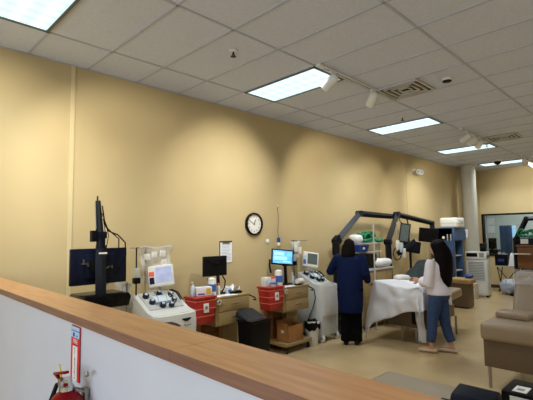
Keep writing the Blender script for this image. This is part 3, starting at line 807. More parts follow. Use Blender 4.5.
t = thing('touch_monitor', 'monitor with a lit blue screen on a black stand on the second cart', 'monitor', (4.88, 4.50, ZT), R(-30))
sr = Matrix.Rotation(R(-12), 3, 'X') @ Matrix.Rotation(R(6), 3, 'Y')
sc = Vector((-.03, -.02, .43))
p = MB().box(sc, (.355, .035, .245), .01, sr).build('housing', MT['black'], t)
MB().box(sc + sr @ Vector((0, -.0185, 0)), (.315, .002, .20), 0, sr).build('screen', MT['screenb'], p, smooth=0)
w = MB()
for (x, z, sx, sz) in ((-.06, .05, .16, .045), (-.03, -.02, .2, .05), (.07, -.07, .12, .02)): w.box(sc + sr @ Vector((x, -.0197, z)), (sx, .0008, sz), 0, sr)
w.build('screen_windows', MT['screenw'], p, smooth=0)
MB().tube([(.04, .04, .01), (.04, .05, .2), (.02, .01, .36)], [(.03, .035), (.026, .03), (.03, .035)], 8, side=(1, 0, 0)).build('stand_arm', MT['black'], t)
MB().bx(-.05, .13, -.05, .1, 0, .018, .005).build('stand_foot', MT['black'], t)
MB().bx(-.02, .1, -.02, .05, .29, .34, .008).build('stand_head', MT['charcoal'], t)
MB().tube([(-.22, .02, .4), (-.225, .03, .3), (-.21, .03, .21), (-.2, .03, .19)], .014, 8).build('card_reader', MT['black'], t)
pump_bottle('small clear pump bottle right of the blue screen stand', (5.06, 4.48, ZT))
o = MB().lathe([(.02, -.06), (.045, -.06), (.045, .06), (.02, .06)], n=20, axis='x').build('paper_roll', MT['label'], loc=(5.09, 4.36, ZT+.046)); tag(o, 'white roll lying at the right end of the second cart', 'roll')
o = MB().bx(-.07, .07, -.03, .03, 0, .02, .006).build('remote', MT['black'], loc=(4.99, 4.30, ZT)); tag(o, 'flat black device before the white roll', 'remote')
crumple('white paper mat at the front of the second cart', 'paper_mat', (4.76, 4.31, ZT), .26, .12, .01, 9)

# ------------------------------------------------------------------ recliners
def make_recliner(name, label, cat, loc, rz, back_ang, vinyl, group, legs=((.04, .05), (1.3, .05)), back_len=.7, bw=.70):
    # local: foot end faces -x at x=0, long axis +x, width .75 about y=0, seat top .72
    t = thing(name, label, cat, loc, rz, group)
    MB().bx(-.04, 1.02, -.385, .385, .53, .72, .055, 4).build('seat_cushion', vinyl, t)
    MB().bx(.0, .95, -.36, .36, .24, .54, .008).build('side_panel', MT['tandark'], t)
    a = R(back_ang); ca, sa = math.cos(a), math.sin(a)
    rot = Matrix.Rotation(-a, 3, 'Y')
    c = Vector((.98 + ca*back_len/2, 0, .64 + sa*back_len/2))
    bk = MB().box(c, (back_len, bw, .15), .055, rot, 4).build('back_cushion', vinyl, t)
    MB().bx(.9, 1.35, -.3, .3, .3, .5, .01).build('rear_frame', MT['tandark'], t)
    for x, o in legs:
        for s in (-1, 1):
            MB().bx(x, x+.028, s*(.375-o)-.014, s*(.375-o)+.014, 0, .3, .003).build('leg', MT['steel'], t, smooth=0)
    return t, rot, c
t, rot, c = make_recliner('donor_recliner', 'taupe vinyl recliner at right with clear plastic over its headrest', 'recliner', (5.12, 1.33, 0), 0, 62, MT['tan'], 'taupe recliners', back_len=.62, bw=.62)
MB().box((.50, .15, .755), (.27, .36, .085), .035, Matrix.Rotation(R(-6), 3, 'Z'), 3).build('arm_pad', MT['tan'], t)
def cov(u, v):
    q = Vector((.10+.21*v, (u-.5)*.64, .088 + .02*abs(math.sin(9*u+5*v)) + .02*noise.noise(Vector((u*6, v*6, 1)))))
    if v < .3: q.z += -.0
    return c + rot @ q
MB().grid(20, 12, cov, .001).build('plastic_cover', MT['wrap'], t, smooth=30)
make_recliner('donor_recliner', 'rounded end of a beige recliner just over the half wall, bottom right', 'recliner', (2.545, 1.62, 0), R(-90), 40, MT['beige'], 'taupe recliners')
BEDA, _, _ = make_recliner('donor_bed', 'taupe donor bed under the white sheet, between the two standing people', 'bed', (6.38, 3.21, 0), 0, 3, MT['tan'], 'taupe recliners', legs=((.0, .26), (1.3, .05)))
BEDB, _, _ = make_recliner('donor_bed', 'taupe donor bed under the grey-green blanket, behind the sheeted bed', 'bed', (7.17, 3.875, 0), 0, 22, MT['tan'], 'taupe recliners', legs=((.04, .05), (1.75, .03)))
BEDB.scale = (1, .72, 1)
BEDA.scale = (.82, 1, 1)
o = MB().bx(-.014, -.001, -.24, -.06, .30, .48, .004).build('control_panel', MT['black'], BEDA, smooth=0)

# white sheet over the first bed, held up at the foot end
def sheet(u, v):
    # u across (left 0 .. right 1), v along (hem at foot 0 .. head end 1)
    y = 3.79 - 1.01*u
    edge_l = max(0, (.14-u)/.14); edge_r = max(0, (u-.90)/.10)
    lf = (.66 - .37*u) + .05*math.sin(7*u)                 # drop of the foot hem
    drop_f = max(0, (.42-v)/.42)
    xs_ = 6.06 + .10*math.sin(math.pi*u) + max(0, (v-.42))/.58*1.04
    top = .925 + .04*math.sin(6.5*u+.4) + .06*noise.noise(Vector((u*3, v*4, 2)))
    z = top - .07*max(0, v-.5)*2
    if drop_f > 0:
        z = top - lf*drop_f**1.05
        fold = .04*math.sin(13*u+2+2*drop_f)*drop_f + .018*math.sin(29*u+1-3*drop_f)*drop_f + .07*noise.noise(Vector((u*5+v*3, v*5, 7)))
        xs_ = 6.06 + .10*math.sin(math.pi*u) - .06*math.sin(drop_f*math.pi*.5) + fold + .05*drop_f*(1-u)
    if edge_l:
        z -= .42*edge_l*(1-.35*drop_f); y = 3.79 - 1.01*.14 + .10*edge_l**.5 + .02*math.sin(9*v)
    if edge_r:
        z -= .34*edge_r*(1 - .6*drop_f); y = 3.79 - 1.01*.90 - .07*edge_r**.5 + .02*math.sin(11*v)
    return Vector((xs_ - 6.38, y - 3.30, max(z, .05)))
o = MB().grid(70, 60, sheet, .004).build('bed_sheet', MT['sheet'], loc=(6.38, 3.30, 0), smooth=180)
tag(o, 'large white sheet draped over the bed, held up by the two standing people', 'sheet')
def drape(label, pts, w, loc, amp=.02):
    pts = [Vector(p) for p in pts]
    def f(u, v):
        i = v*(len(pts)-1); k = min(int(i), len(pts)-2); q = pts[k].lerp(pts[k+1], i-k)
        s = (u-.5)*w*(1-.25*v)
        return q + Vector((amp*math.sin(12*u+3*v) - s*.45, -s*.89, 0))
    o = MB().grid(22, 20, f, .004).build('sheet_corner', MT['sheet'], loc=loc, smooth=180)
    return tag(o, label, 'sheet', 'hanging corners of white sheets')
drape('white sheet corner hanging to the floor beside the legs in blue jeans', [(0, 0, .62), (-.02, 0, .4), (.02, -.01, .2), (.03, 0, .05)], .22, (6.30, 2.98, 0))
drape('white sheet corner hanging behind the navy gown', [(0, 0, .75), (.01, 0, .5), (-.01, 0, .3), (-.02, 0, .1)], .14, (6.12, 3.92, 0))

# blanket, pillow and clutter on the second bed
def mound(u, v):
    x = 7.62 + 1.4*u; y = 3.56 + .66*v
    h = .27*math.exp(-((u-.42)/.26)**2)*math.exp(-((v-.5)/.42)**2) + .12*math.exp(-((u-.8)/.2)**2)
    e = min(1, 6*min(u, 1-u))*min(1, 6*min(v, 1-v))
    back = max(0, (x-8.15))*.40
    return Vector((x-8.3, y-3.86, .735 + back + (.03+h)*e + .012*noise.noise(Vector((u*9, v*6, 4)))*e))
o = MB().grid(50, 30, mound, .006).build('blanket', MT['blanket'], loc=(8.3, 3.86, 0), smooth=180)
tag(o, 'dark grey-green blanket heaped on the second bed, beyond the white sheet', 'blanket')
def pil(label, loc, s, rz):
    def fn(u, v):
        a = 2*math.pi*u; b = math.pi*(v-.5)
        cx = math.copysign(abs(math.cos(a))**.6, math.cos(a)); sx = math.copysign(abs(math.sin(a))**.6, math.sin(a))
        cb = math.cos(b)**.6; sb = math.copysign(abs(math.sin(b))**.9, math.sin(b))
        q = Vector((cx*cb*s[0], sx*cb*s[1], sb*s[2]))
        return q*(1+.05*noise.noise(q*9+Vector((3, 1, 2))))
    o = MB().grid(33, 16, fn).build('pillow', MT['pillow'], loc=loc, smooth=180); o.rotation_euler = (0, 0, rz)
    return tag(o, label, 'pillow', 'white pillows and rolled sheets')
pil('long white rolled bedding on the right end of the tan supply cabinet', (7.46, 4.27, 1.157), (.33, .12, .083), R(4))
pil('smaller white pillow lying on the second bed beside the dark blanket', (7.62, 3.93, .84), (.17, .11, .09), R(-20))
t = thing('equipment_case', 'low black equipment case on the second bed, below the white rolled bedding', 'case', (7.28, 3.71, .722))
MB().bx(-.10, .42, -.09, .09, 0, .09, .012).build('case_body', MT['black'], t)
MB().tube([(-.05, -.09, .06), (-.05, -.12, .1), (.2, -.12, .11), (.2, -.09, .06)], .01, 8).build('handle', MT['charcoal'], t)
MB().tube([(.42, 0, .05), (.55, -.02, .1), (.65, -.04, .05)], .02, 8).build('hose', MT['blackg'], t)

# ------------------------------------------------------------------ equipment booms
def section(b, p, q, w=.07, d=.07):
    b.tube([p, q], [(w, d), (w*.94, d*.94)], 4, side=(0, 1, 0))
def make_boom(label, loc, rz, pts, mon=True):
    t = thing('equipment_boom', label, 'equipment arm', loc, rz, 'dark jointed equipment booms')
    P = [Vector(p) for p in pts]
    MB().bx(-.18, .2, -.14, .17, 0, .07, .015).build('base', MT['charcoal'], t)
    b = MB(); b.tube([P[0], P[1]], [(.075, .075), (.07, .07)], 4, side=(0, 1, 0)); b.build('post', MT['slate'], t, smooth=30)
    b = MB(); b.rod(P[1]+Vector((0, -.07, 0)), P[1]+Vector((0, .07, 0)), .06, 20); b.build('elbow_joint', MT['slate'], t)
    b = MB(); section(b, P[1], P[2]); b.build('lower_arm', MT['slate'], t, smooth=30)
    b = MB(); b.rod(P[2]+Vector((0, -.06, 0)), P[2]+Vector((0, .06, 0)), .062, 20); b.build('corner_joint', MT['charcoal'], t)
    b = MB(); section(b, P[2], P[3], .066, .06); b.build('upper_arm', MT['slate'], t, smooth=30)
    b = MB(); b.rod(P[3]+Vector((0, -.05, 0)), P[3]+Vector((0, .05, 0)), .05, 16); b.build('end_joint', MT['charcoal'], t)
    return t
# first boom, left of and above the navy gown
by = 4.47
B1 = make_boom('dark boom rising beside the head of the person in navy and reaching right', (6.19, by, 0), 0,
   [(0, 0, .05), (.07, 0, 1.60), (.86, 0, 2.12), (2.10, 0, 2.09)])
MB().bx(-.14, -.03, -.13, -.05, 1.36, 1.58, .01).build('control_box', MT['black'], B1)
MB().tube([(.0, -.06, 1.70), (-.06, -.08, 1.68), (-.06, -.08, 1.6)], .012, 8).build('cable', MT['charcoal'], B1)
MB().box((.09, 0, 1.62), (.15, .11, .14), .02, Matrix.Rotation(R(-35), 3, 'Y')).build('elbow_cover', MT['slate'], B1)
# second boom with monitor and tablet
B2 = make_boom('dark boom over the second bed carrying a monitor and a hanging tablet', (7.98, 4.38, 0), 0,
   [(0, 0, .05), (-.03, 0, 1.55), (.40, 0, 2.13), (2.15, 0, 1.96)])
MB().tube([(2.15, 0, 1.95), (2.16, 0, 1.7), (2.15, 0, 1.38)], [(.06, .05), (.07, .055), (.05, .05)], 4, side=(0, 1, 0)).build('drop_post', MT['charcoal'], B2, smooth=30)
rr = Matrix.Rotation(R(-52), 3, 'Z') @ Matrix.Rotation(R(6), 3, 'Y')
m = MB().box((1.66, -.12, 1.67), (.44, .05, .33), .012, rr).build('monitor', MT['black'], B2)
MB().box(Vector((1.66, -.12, 1.67)) + rr @ Vector((0, -.027, 0)), (.39, .002, .28), 0, rr).build('screen', MT['blackg'], m, smooth=0)
rr = Matrix.Rotation(R(-60), 3, 'Z') @ Matrix.Rotation(R(9), 3, 'Y')
m = MB().box((.68, -.02, 1.73), (.22, .04, .42), .02, rr).build('tablet', MT['charcoal'], B2)
MB().box(Vector((.68, -.02, 1.73)) + rr @ Vector((0, -.022, .0)), (.17, .002, .36), 0, rr).build('screen', MT['screeng'], m, smooth=0)
MB().tube([(.47, 0, 2.1), (.51, -.01, 1.98), (.61, -.02, 1.93)], .01, 8).build('tablet_cable', MT['black'], B2)
MB().tube([(.83, 0, 2.08), (.87, -.01, 1.95), (.88, -.02, 1.62), (.83, -.04, 1.52), (.59, -.06, 1.40)], .016, 10).build('tablet_arm', MT['charcoal'], B2)
rr = Matrix.Rotation(R(-30), 3, 'Z') @ Matrix.Rotation(R(-32), 3, 'Y')
MB().box((.57, -.1, 1.42), (.52, .05, .10), .015, rr).build('lower_keyboard', MT['charcoal'], B2)
MB().tube([(.20+.17*math.cos(R(18*k)), -.08, 1.30+.13*math.sin(R(18*k))) for k in range(21)], .011, 8).build('cable_loop', MT['black'], B2)
# thin bright bag pole between the booms
t = thing('bag_pole', 'thin white upright pole just left of the second boom', 'pole', (6.85, 4.06, 0))
MB().rod((0, 0, .03), (0, 0, 1.90), .014).build('pole', MT['ltgrey'], t)
MB().lathe([(.045, 0), (.04, .02), (.02, .03)], n=20).build('foot', MT['greyp'], t)
t = thing('drip_bag', 'small white bags hung beside the second boom, under the tablet', 'bag', (8.17, 4.28, 1.36))
for k, (x, z) in enumerate(((0, .12), (.16, .06), (.27, -.06))):
    MB().box((x, 0, z), (.11, .04, .2), .018).build('pouch', MT['label' if k != 1 else 'pumpw'], t)
MB().tube([(-.02, .0, .2), (-.02, .02, .32), (.02, .02, .42), (.05, .03, .60)], .005, 6).build('hanger', MT['steel'], t)
# a small dark screen on the far side, left of the blouse
t = thing('bedside_monitor', 'small dark monitor low behind the blanket, left of the long dark hair', 'monitor', (8.95, 4.36, 0))
rr = Matrix.Rotation(R(-48), 3, 'Z') @ Matrix.Rotation(R(10), 3, 'Y')
MB().box((.0, 0, 1.42), (.40, .06, .26), .02, rr).build('housing', MT['black'], t)
MB().box(Vector((0, 0, 1.42)) + rr @ Vector((0, -.032, 0)), (.33, .002, .19), 0, rr).build('screen', MT['navy'], t, smooth=0)
MB().tube([(0, .03, .03), (0, .03, 1.2), (0, .03, 1.4)], .028, 12).build('stand', MT['charcoal'], t)
MB().lathe([(.2, 0), (.18, .03), (.03, .05)], n=20).build('foot', MT['charcoal'], t)

# ------------------------------------------------------------------ supply rack behind the navy gown
t = thing('supply_cabinet', 'tan supply cabinet with white top behind the sheeted bed', 'cabinet', (7.05, 4.42, 0))
MB().bx(-.38, .66, -.24, .24, .06, 1.04, .004).build('carcass', MT['cart'], t)
MB().bx(-.40, .68, -.26, .25, 1.04, 1.075, .005).build('top', MT['ltgrey'], t)
d = MB().bx(-.34, .0, -.25, -.235, .12, 1.0, .003).build('door', MT['cart2'], t); MB().bx(-.05, -.035, -.265, -.25, .6, .75, .003).build('handle', MT['steel'], d)
d = MB().bx(.04, .38, -.25, -.235, .12, 1.0, .003).build('door', MT['cart2'], t); MB().bx(.07, .085, -.265, -.25, .6, .75, .003).build('handle', MT['steel'], d)
t = thing('wire_rack', 'open steel rack holding the blue tray and green tubing, behind the navy gown', 'rack', (7.15, 4.52, 1.075))
for x in (-.46, .54):
    for y in (-.16, .16): MB().rod((x*.75, y, 0), (x*.75, y, .46), .010).build('post', MT['steel'], t)
MB().bx(-.40, .46, -.19, .19, .295, .31, .003).build('shelf', MT['ltgrey'], t, smooth=0)
MB().bx(-.40, .46, -.19, .19, .455, .47, .003).build('shelf', MT['ltgrey'], t, smooth=0)
t = thing('equipment_box', 'black box with open front on the tan cabinet, under the blue tray', 'device', (7.04, 4.36, 1.076))
b = MB(); b.bx(-.17, .17, -.14, .14, 0, .27, .006); b.build('case', MT['black'], t); MB().bx(-.14, .14, -.143, -.139, .03, .23).build('screen', MT['blackg'], t, smooth=0)
MB().bx(.172, .20, -.1, .1, .0, .25, .005).build('side_cover', MT['cardw'], t)
t = thing('storage_tray', 'royal blue plastic tray on the rack shelf over the black box', 'tray', (6.88, 4.40, 1.387))
b = MB(); b.box((0, 0, .06), (.36, .24, .12), .012, taper=(.8, .8)); b.build('tray_body', MT['bluebin'], t)
MB().bx(-.19, .19, -.13, .13, .112, .13, .005).build('rim', MT['bluebin'], t); MB().bx(-.04, .02, -.1175, -.112, .05, .09).build('tray_label', MT['label'], t)
def coil(label, loc, w, seed, n=7, rz=0):
    rnd = random.Random(seed)
    t = thing('tubing_bundle', label, 'tubing', loc, rz, 'bundles of green tubing')
    for k in range(n):
        cx = (k/(n-1)-.5)*w; rx = rnd.uniform(.07, .14); rz_ = rnd.uniform(.06, .10)
        tl = rnd.uniform(-.5, .5); y = rnd.uniform(-.1, .08)
        pts = [(cx + rx*math.cos(R(24*j)), y + tl*rx*math.cos(R(24*j))*.5 + .002*j, .025 + rz_ + rz_*math.sin(R(24*j))) for j in range(22)]
        MB().tube(pts, .020, 8).build('coil', MT['green'], t)
    MB().tube([(-w/2, -.1, .05), (0, -.13, .07), (w*.3, -.14, .03), (w*.62, -.1, .03)], .026, 8).build('hose', MT['green'], t)
    MB().ball((w*.5, -.08, .05), (.13, .06, .045)).build('clamp', MT['green'], t)
    return t
coil('bundle of green tubing on the rack, under the first boom', (7.32, 4.48, 1.546), .62, 3, 9)
pil('white folded bundle at the left end of the green tubing', (6.88, 4.47, 1.63), (.15, .12, .085), R(10))

# ------------------------------------------------------------------ far end: blue cabinet, bench, white unit, table
t = thing('blue_cabinet', 'tall steel-blue cabinet beyond the long dark hair, white case on top', 'cabinet', (10.62, 4.08, 0))
MB().bx(0, .08, 0, .46, .06, 1.84, .01).build('end_panel', MT['blue'], t)
MB().bx(0, .80, .34, .46, .06, 1.84, .006).build('back_panel', MT['blue'], t)
MB().bx(.0, .86, -.01, .46, 1.52, 1.845, .012).build('upper_housing', MT['blue2'], t)
MB().bx(.70, .80, .05, .46, .06, 1.52, .006).build('side_wall', MT['blue'], t)
MB().bx(.07, .75, .05, .44, .06, .36, .006).build('plinth', MT['blue'], t)
for z in (.75, 1.12): MB().bx(.07, .75, .06, .44, z, z+.02).build('shelf', MT['ltgrey'], t, smooth=0)
MB().rod((.11, .03, .3), (.11, .03, 1.5), .03).build('silver_column', MT['steel'], t)
MB().lathe([(.035, -.012), (.035, .0)], (0, .23, 1.6), n=18, axis='x').build('round_badge', MT['label'], t)
for y in (.05, .13): MB().bx(-.014, .0, y-.012, y+.012, 1.52, 1.68, .004).build('handle', MT['ltgrey'], t)
t = thing('white_case', 'rounded white case lying on top of the blue cabinet', 'case', (10.68, 4.12, 1.845))
MB().bx(-.02, .5, -.14, .30, 0, .25, .05, 4).build('case_body', MT['white'], t)
MB().bx(-.025, .505, -.145, .305, .11, .125, .004).build('seam', MT['ltgrey'], t)
MB().tube([(.1, -.145, .16), (.1, -.175, .16), (.3, -.175, .16), (.3, -.145, .16)], .010, 8).build('handle', MT['greyp'], t)
o = MB().bx(0, .12, -.05, .05, 0, .28, .02).build('shelf_bottle', MT['pumpw'], loc=(10.95, 4.30, .771)); tag(o, 'pale blue container on the lower shelf of the blue cabinet', 'container')
o = MB().bx(0, .14, -.05, .05, 0, .2, .02).build('shelf_box', MT['bluebin'], loc=(10.9, 4.28, 1.141)); tag(o, 'blue box on the upper shelf of the blue cabinet', 'box')
o = MB().grid(10, 10, lambda u, v: Vector((.16*u, -.015*math.sin(7*u+3*v), -.28*v*(1-.3*u))), .003).build('paper_towel', MT['paper'], loc=(11.40, 4.06, 1.80), smooth=180)
tag(o, 'white towel hanging from the right edge of the blue cabinet', 'towel'); MB().rod((.0, 0, 0), (.16, 0, 0), .006).build('rail', MT['steel'], o)
t = thing('upholstered_bench', 'low tan bench end showing right of the white blouse', 'bench', (10.15, 3.70, 0))
MB().bx(-.20, .22, -.20, .30, .55, .665, .04, 3).build('seat', MT['gold'], t)
MB().bx(-.16, .18, -.14, .26, .02, .56, .008).build('base', MT['tandark'], t)
MB().bx(-.12, .14, -.10, .22, 0, .03).build('plinth', MT['gap'], t, smooth=0)
pil_o = MB().ball((0, 0, .045), (.13, .09, .05)).build('blue_cloth', MT['bluebin'], loc=(10.2, 3.60, .663)); tag(pil_o, 'small blue cloth lying on the tan bench', 'cloth')
t = thing('white_carton', 'pale cardboard carton on the floor before the white unit', 'box', (11.5, 4.05, 0))
MB().bx(0, .26, -.125, .125, 0, .38, .004).build('carton', MT['cardw'], t, smooth=0)
MB().bx(-.002, 0, -.125, .125, .30, .312).build('tape', MT['card'], t, smooth=0); MB().bx(-.002, 0, -.05, .06, .12, .22).build('print_panel', MT['gold'], t, smooth=0)

t = thing('white_floor_unit', 'white floor-standing unit with grille and black control strip, before the column', 'appliance', (12.0, 4.035, 0))
MB().bx(0, .24, -.27, .27, .05, 1.12, .015).build('cabinet', MT['cream'], t)
MB().bx(-.03, .25, -.27, .27, 1.0, 1.20, .02).build('top_cover', MT['white'], t)
MB().bx(-.034, -.028, -.05, .23, 1.06, 1.16).build('control_strip', MT['black'], t, smooth=0)
MB().bx(-.036, -.03, -.22, -.10, 1.05, 1.17).build('display', MT['greyp'], t, smooth=0)
g = MB()
for k in range(12): g.bx(-.006, .001, -.2, .2, .44+.042*k, .462+.042*k)
g.build('grille', MT['greyp'], t, smooth=0)
MB().bx(-.004, .002, -.22, .22, .1, .36).build('lower_panel', MT['white'], t, smooth=0)
for x in (.05, .2):
    for y in (-.22, .22): MB().lathe([(.025, 0), (.025, .05)], (x, y, 0), n=12).build('foot', MT['black'], t)
t = thing('desk_speaker', 'small black box standing on the white floor unit below the window corner', 'speaker', (12.1, 3.86, 1.2))
MB().bx(-.06, .06, -.065, .075, 0, .22, .01).build('case', MT['black'], t); MB().lathe([(.04, -.063), (.045, -.06)], (0, .005, .12), n=18, axis='x').build('cone', MT['charcoal'], t)

t = thing('folding_table', 'small folding table with crossed black legs under the window', 'table', (13.52, 3.66, 0))
MB().bx(-.24, .24, -.36, .31, .72, .75, .006).build('tabletop', MT['ltgrey'], t)
for y in (-.28, .22):
    MB().tube([(-.2, y, .012), (.2, y, .715)], .013, 8).build('leg', MT['black'], t); MB().tube([(.2, y+.03, .012), (-.2, y+.03, .715)], .013, 8).build('leg', MT['black'], t)
MB().tube([(-.21, -.28, .02), (-.21, .24, .70)], .012, 8).build('cross_brace', MT['black'], t); MB().tube([(-.21, .24, .02), (-.21, -.28, .70)], .012, 8).build('cross_brace', MT['black'], t)
t = thing('black_crate', 'black open crate with papers on the folding table', 'crate', (13.46, 3.79, .75))
MB().bars_box_open(-.16, .16, -.15, .16, 0, .32, .012).build('crate_body', MT['black'], t, smooth=0)
MB().bx(-.163, -.159, -.08, .08, .12, .2).build('crate_label', MT['bluebin'], t, smooth=0)
for k, y in enumerate((-.1, -.02, .07)): MB().bx(-.12, .12, y, y+.012, .02, .34+.02*k).build('folder', MT['label' if k != 1 else 'paleblue'], t, smooth=0)
def heap(u, v):
    x = (u-.5)*.3; y = (v-.5)*.27; e = min(1, 7*min(u, 1-u))*min(1, 7*min(v, 1-v))
    return Vector((x, y, .004 + e*(.33 + .05*noise.noise(Vector((u*4, v*4, 3))))))
o = MB().grid(24, 24, heap).build('paper_heap', MT['paper'], loc=(13.42, 3.47, .75), smooth=30)
tag(o, 'white papers heaped on the folding table, right of the black crate', 'paper')
# clear bag on the floor
def bagball(u, v):
    a = 2*math.pi*u; b = math.pi*(v-.5)
    q = Vector((math.cos(a)*math.cos(b), math.sin(a)*math.cos(b), math.sin(b)))
    k = 1 + .22*noise.noise(q*2.6+Vector((5, 2, 1))) + .08*noise.noise(q*7)
    return Vector((q.x*.2*k, q.y*.25*k, max(-.2, q.z*.22*k)))
o = MB().grid(33, 20, bagball).build('plastic_bag', MT['bagclear'], loc=(12.95, 3.50, .2), smooth=35); tag(o, 'full clear plastic bag of waste on the floor under the folding table', 'bag')
MB().ball((.0, .04, -.06), (.13, .16, .1)).build('bag_contents', MT['inkblue'], o); MB().ball((.02, -.08, -.02), (.11, .1, .1)).build('bag_contents', MT['paper'], o)

t = thing('wooden_counter', 'brown wooden counter at the right edge, carrying green tubing and a boom', 'counter', (12.2, 2.3, 0))
MB().bx(-.2, .4, -1.0, .74, .80, 1.34, .004).build('upper_panel', MT['brown'], t, smooth=0)
MB().bx(-.23, .43, -1.0, .76, 1.34, 1.38, .006).build('top', MT['brown'], t)
MB().bx(-.12, .38, -1.0, .70, 0, .80).build('dark_base', MT['gap'], t, smooth=0)
MB().bx(-.34, -.2, .42, .80, 1.15, 1.175, .004).build('pull_out_shelf', MT['cardw'], t)
B3 = make_boom('dark boom at the right edge rising in front of the window', (12.80, 3.27, 0), R(-90),
   [(0, 0, .05), (.02, 0, 1.50), (.30, 0, 2.06), (1.4, 0, 2.10)])
coil('bundle of green tubing on the brown counter at the right edge', (12.22, 2.86, 1.555), .24, 8, 4, R(-90))
t = thing('equipment_box', 'dark blue and white equipment box on the brown counter, under green tubing', 'device', (12.25, 2.76, 1.381))
MB().bx(-.12, .12, -.28, .26, 0, .17, .01).build('case', MT['navy'], t); MB().bx(-.125, -.12, .05, .22, .03, .15).build('front_panel', MT['label'], t, smooth=0)

# inside the room behind the window
ox = 16.0
t = thing('office_cabinet', 'blue cabinet seen through the window', 'cabinet', (ox, 4.38, 0))
MB().bx(-.02, .4, -.19, .17, .0, 1.93, .01).build('carcass', MT['blue'], t)
MB().bx(-.035, -.02, -.005, .16, .1, 1.9, .004).build('door', MT['blue'], t); MB().bx(-.035, -.02, -.18, -.015, .1, 1.9, .004).build('door', MT['blue'], t)
t = thing('office_shelf_unit', 'black shelf stand with a dark monitor screen behind the window', 'stand', (ox, 4.82, 0))
MB().bx(-.02, .35, -.17, .17, 0, 1.1, .008).build('stand_body', MT['black'], t)
MB().bx(-.04, .0, -.16, .16, 1.12, 1.5, .01).build('screen', MT['blackg'], t); MB().rod((.02, 0, 1.08), (.02, 0, 1.3), .03).build('neck', MT['charcoal'], t)
for z, lab in ((1.92, 'upper white notice on the pale wall behind the window'), (1.62, 'lower white notice on the pale wall behind the window')):
    o = MB().bx(-.01, 0, -.15, .15, 0, .26).build('wall_notice', MT['paper'], loc=(17.295, 5.22, z+.06), smooth=0); tag(o, lab, 'notice', 'notices on the office wall')
t = thing('office_display', 'pale blue lit display right of the blue cabinet behind the window', 'display', (ox, 4.10, 0))
MB().bx(-.02, .04, -.07, .07, 1.5, 1.95, .008).build('housing', MT['ltgrey'], t); MB().bx(-.024, -.02, -.055, .055, 1.53, 1.92).build('screen', MT['bluelight'], t, smooth=0)
MB().bx(-.02, .2, -.08, .08, 0, 1.5, .006).build('pedestal', MT['greyp'], t)

# ------------------------------------------------------------------ dark desk equipment at the bottom right
DZ = .75
t = thing('workstation_desk', 'desk under the black terminal at the bottom edge', 'desk', (1.78, .42, 0))
MB().bx(-.28, .32, -.5, .5, DZ-.03, DZ, .004).build('desktop', MT['wood'], t)
for x in (-.25, .29):
    for y in (-.46, .46): MB().bx(x-.02, x+.02, y-.02, y+.02, 0, DZ-.03).build('leg', MT['charcoal'], t, smooth=0)
t = thing('black_terminal', 'black terminal with a slanted top at the bottom edge of the photo', 'terminal', (1.70, .645, DZ))
MB().prism([(-.04, .02), (.13, .02), (.12, .33), (.06, .392), (-.03, .376), (-.045, .352)], 'y', -.115, .035, .006).build('case', MT['navy'], t)
MB().bx(-.065, -.045, -.11, .062, .02, .358, .003).build('front_plate', MT['black'], t)
MB().bx(-.08, .14, -.115, .07, 0, .02, .004).build('foot', MT['black'], t)
t = thing('label_printer', 'black device with white stickers at the bottom right corner', 'printer', (1.70, .41, DZ))
MB().bx(-.06, .10, -.14, .085, 0, .442, .010).build('case', MT['black'], t)
for y, s_ in ((.03, .022), (-.03, .018), (-.085, .02)):
    MB().bx(-.045, .02, y-s_, y+s_, .4415, .444, .001).build('sticker', MT['label'], t, smooth=0)
    MB().bx(-.03, -.01, y-s_*.5, y+s_*.5, .4435, .4448).build('sticker_print', MT['greyp'], t, smooth=0)
MB().bx(-.0635, -.0598, -.06, .055, .39, .43).build('front_sticker', MT['label'], t, smooth=0)

# ------------------------------------------------------------------ people
def add_hand(b, wrist, d, nrm, k=1.0, curl=.7, thumb=1):
    """palm and five separate bent fingers; d = pointing direction, nrm = palm normal"""
    d = Vector(d).normalized(); nrm = Vector(nrm); nrm = (nrm - d*nrm.dot(d)).normalized(); s = d.cross(nrm)
    w = Vector(wrist)
    b.tube([w - d*.01, w + d*.03*k, w + d*.07*k, w + d*.092*k], [(.026*k, .018*k), (.036*k, .016*k), (.042*k, .015*k), (.038*k, .012*k)], 12, side=s)
    for i, (off, ln) in enumerate(((-.031, .066), (-.010, .077), (.011, .072), (.031, .056))):
        p0 = w + d*.075*k + s*off*k
        a1 = curl*.45; a2 = curl*1.1; a3 = curl*1.6
        p1 = p0 + (d*math.cos(a1*.5) + nrm*math.sin(a1*.5))*(.018*k)
        p2 = p1 + (d*math.cos(a1) + nrm*math.sin(a1))*ln*.45*k
        p3 = p2 + (d*math.cos(a2) + nrm*math.sin(a2))*ln*.32*k
        p4 = p3 + (d*math.cos(a3) + nrm*math.sin(a3))*ln*.23*k
        b.tube([p0, p1, p2, p3, p4], [.0095*k, .0095*k, .009*k, .008*k, .006*k], 8)
    p0 = w + d*.02*k + s*thumb*-.026*k
    p1 = p0 + (d*.6 - s*thumb*.7 + nrm*.25).normalized()*.035*k
    p2 = p1 + (d*.85 - s*thumb*.3 + nrm*.4).normalized()*.03*k
    p3 = p2 + (d*.9 + nrm*.4).normalized()*.022*k
    b.tube([p0, p1, p2, p3], [.013*k, .0115*k, .010*k, .007*k], 8)

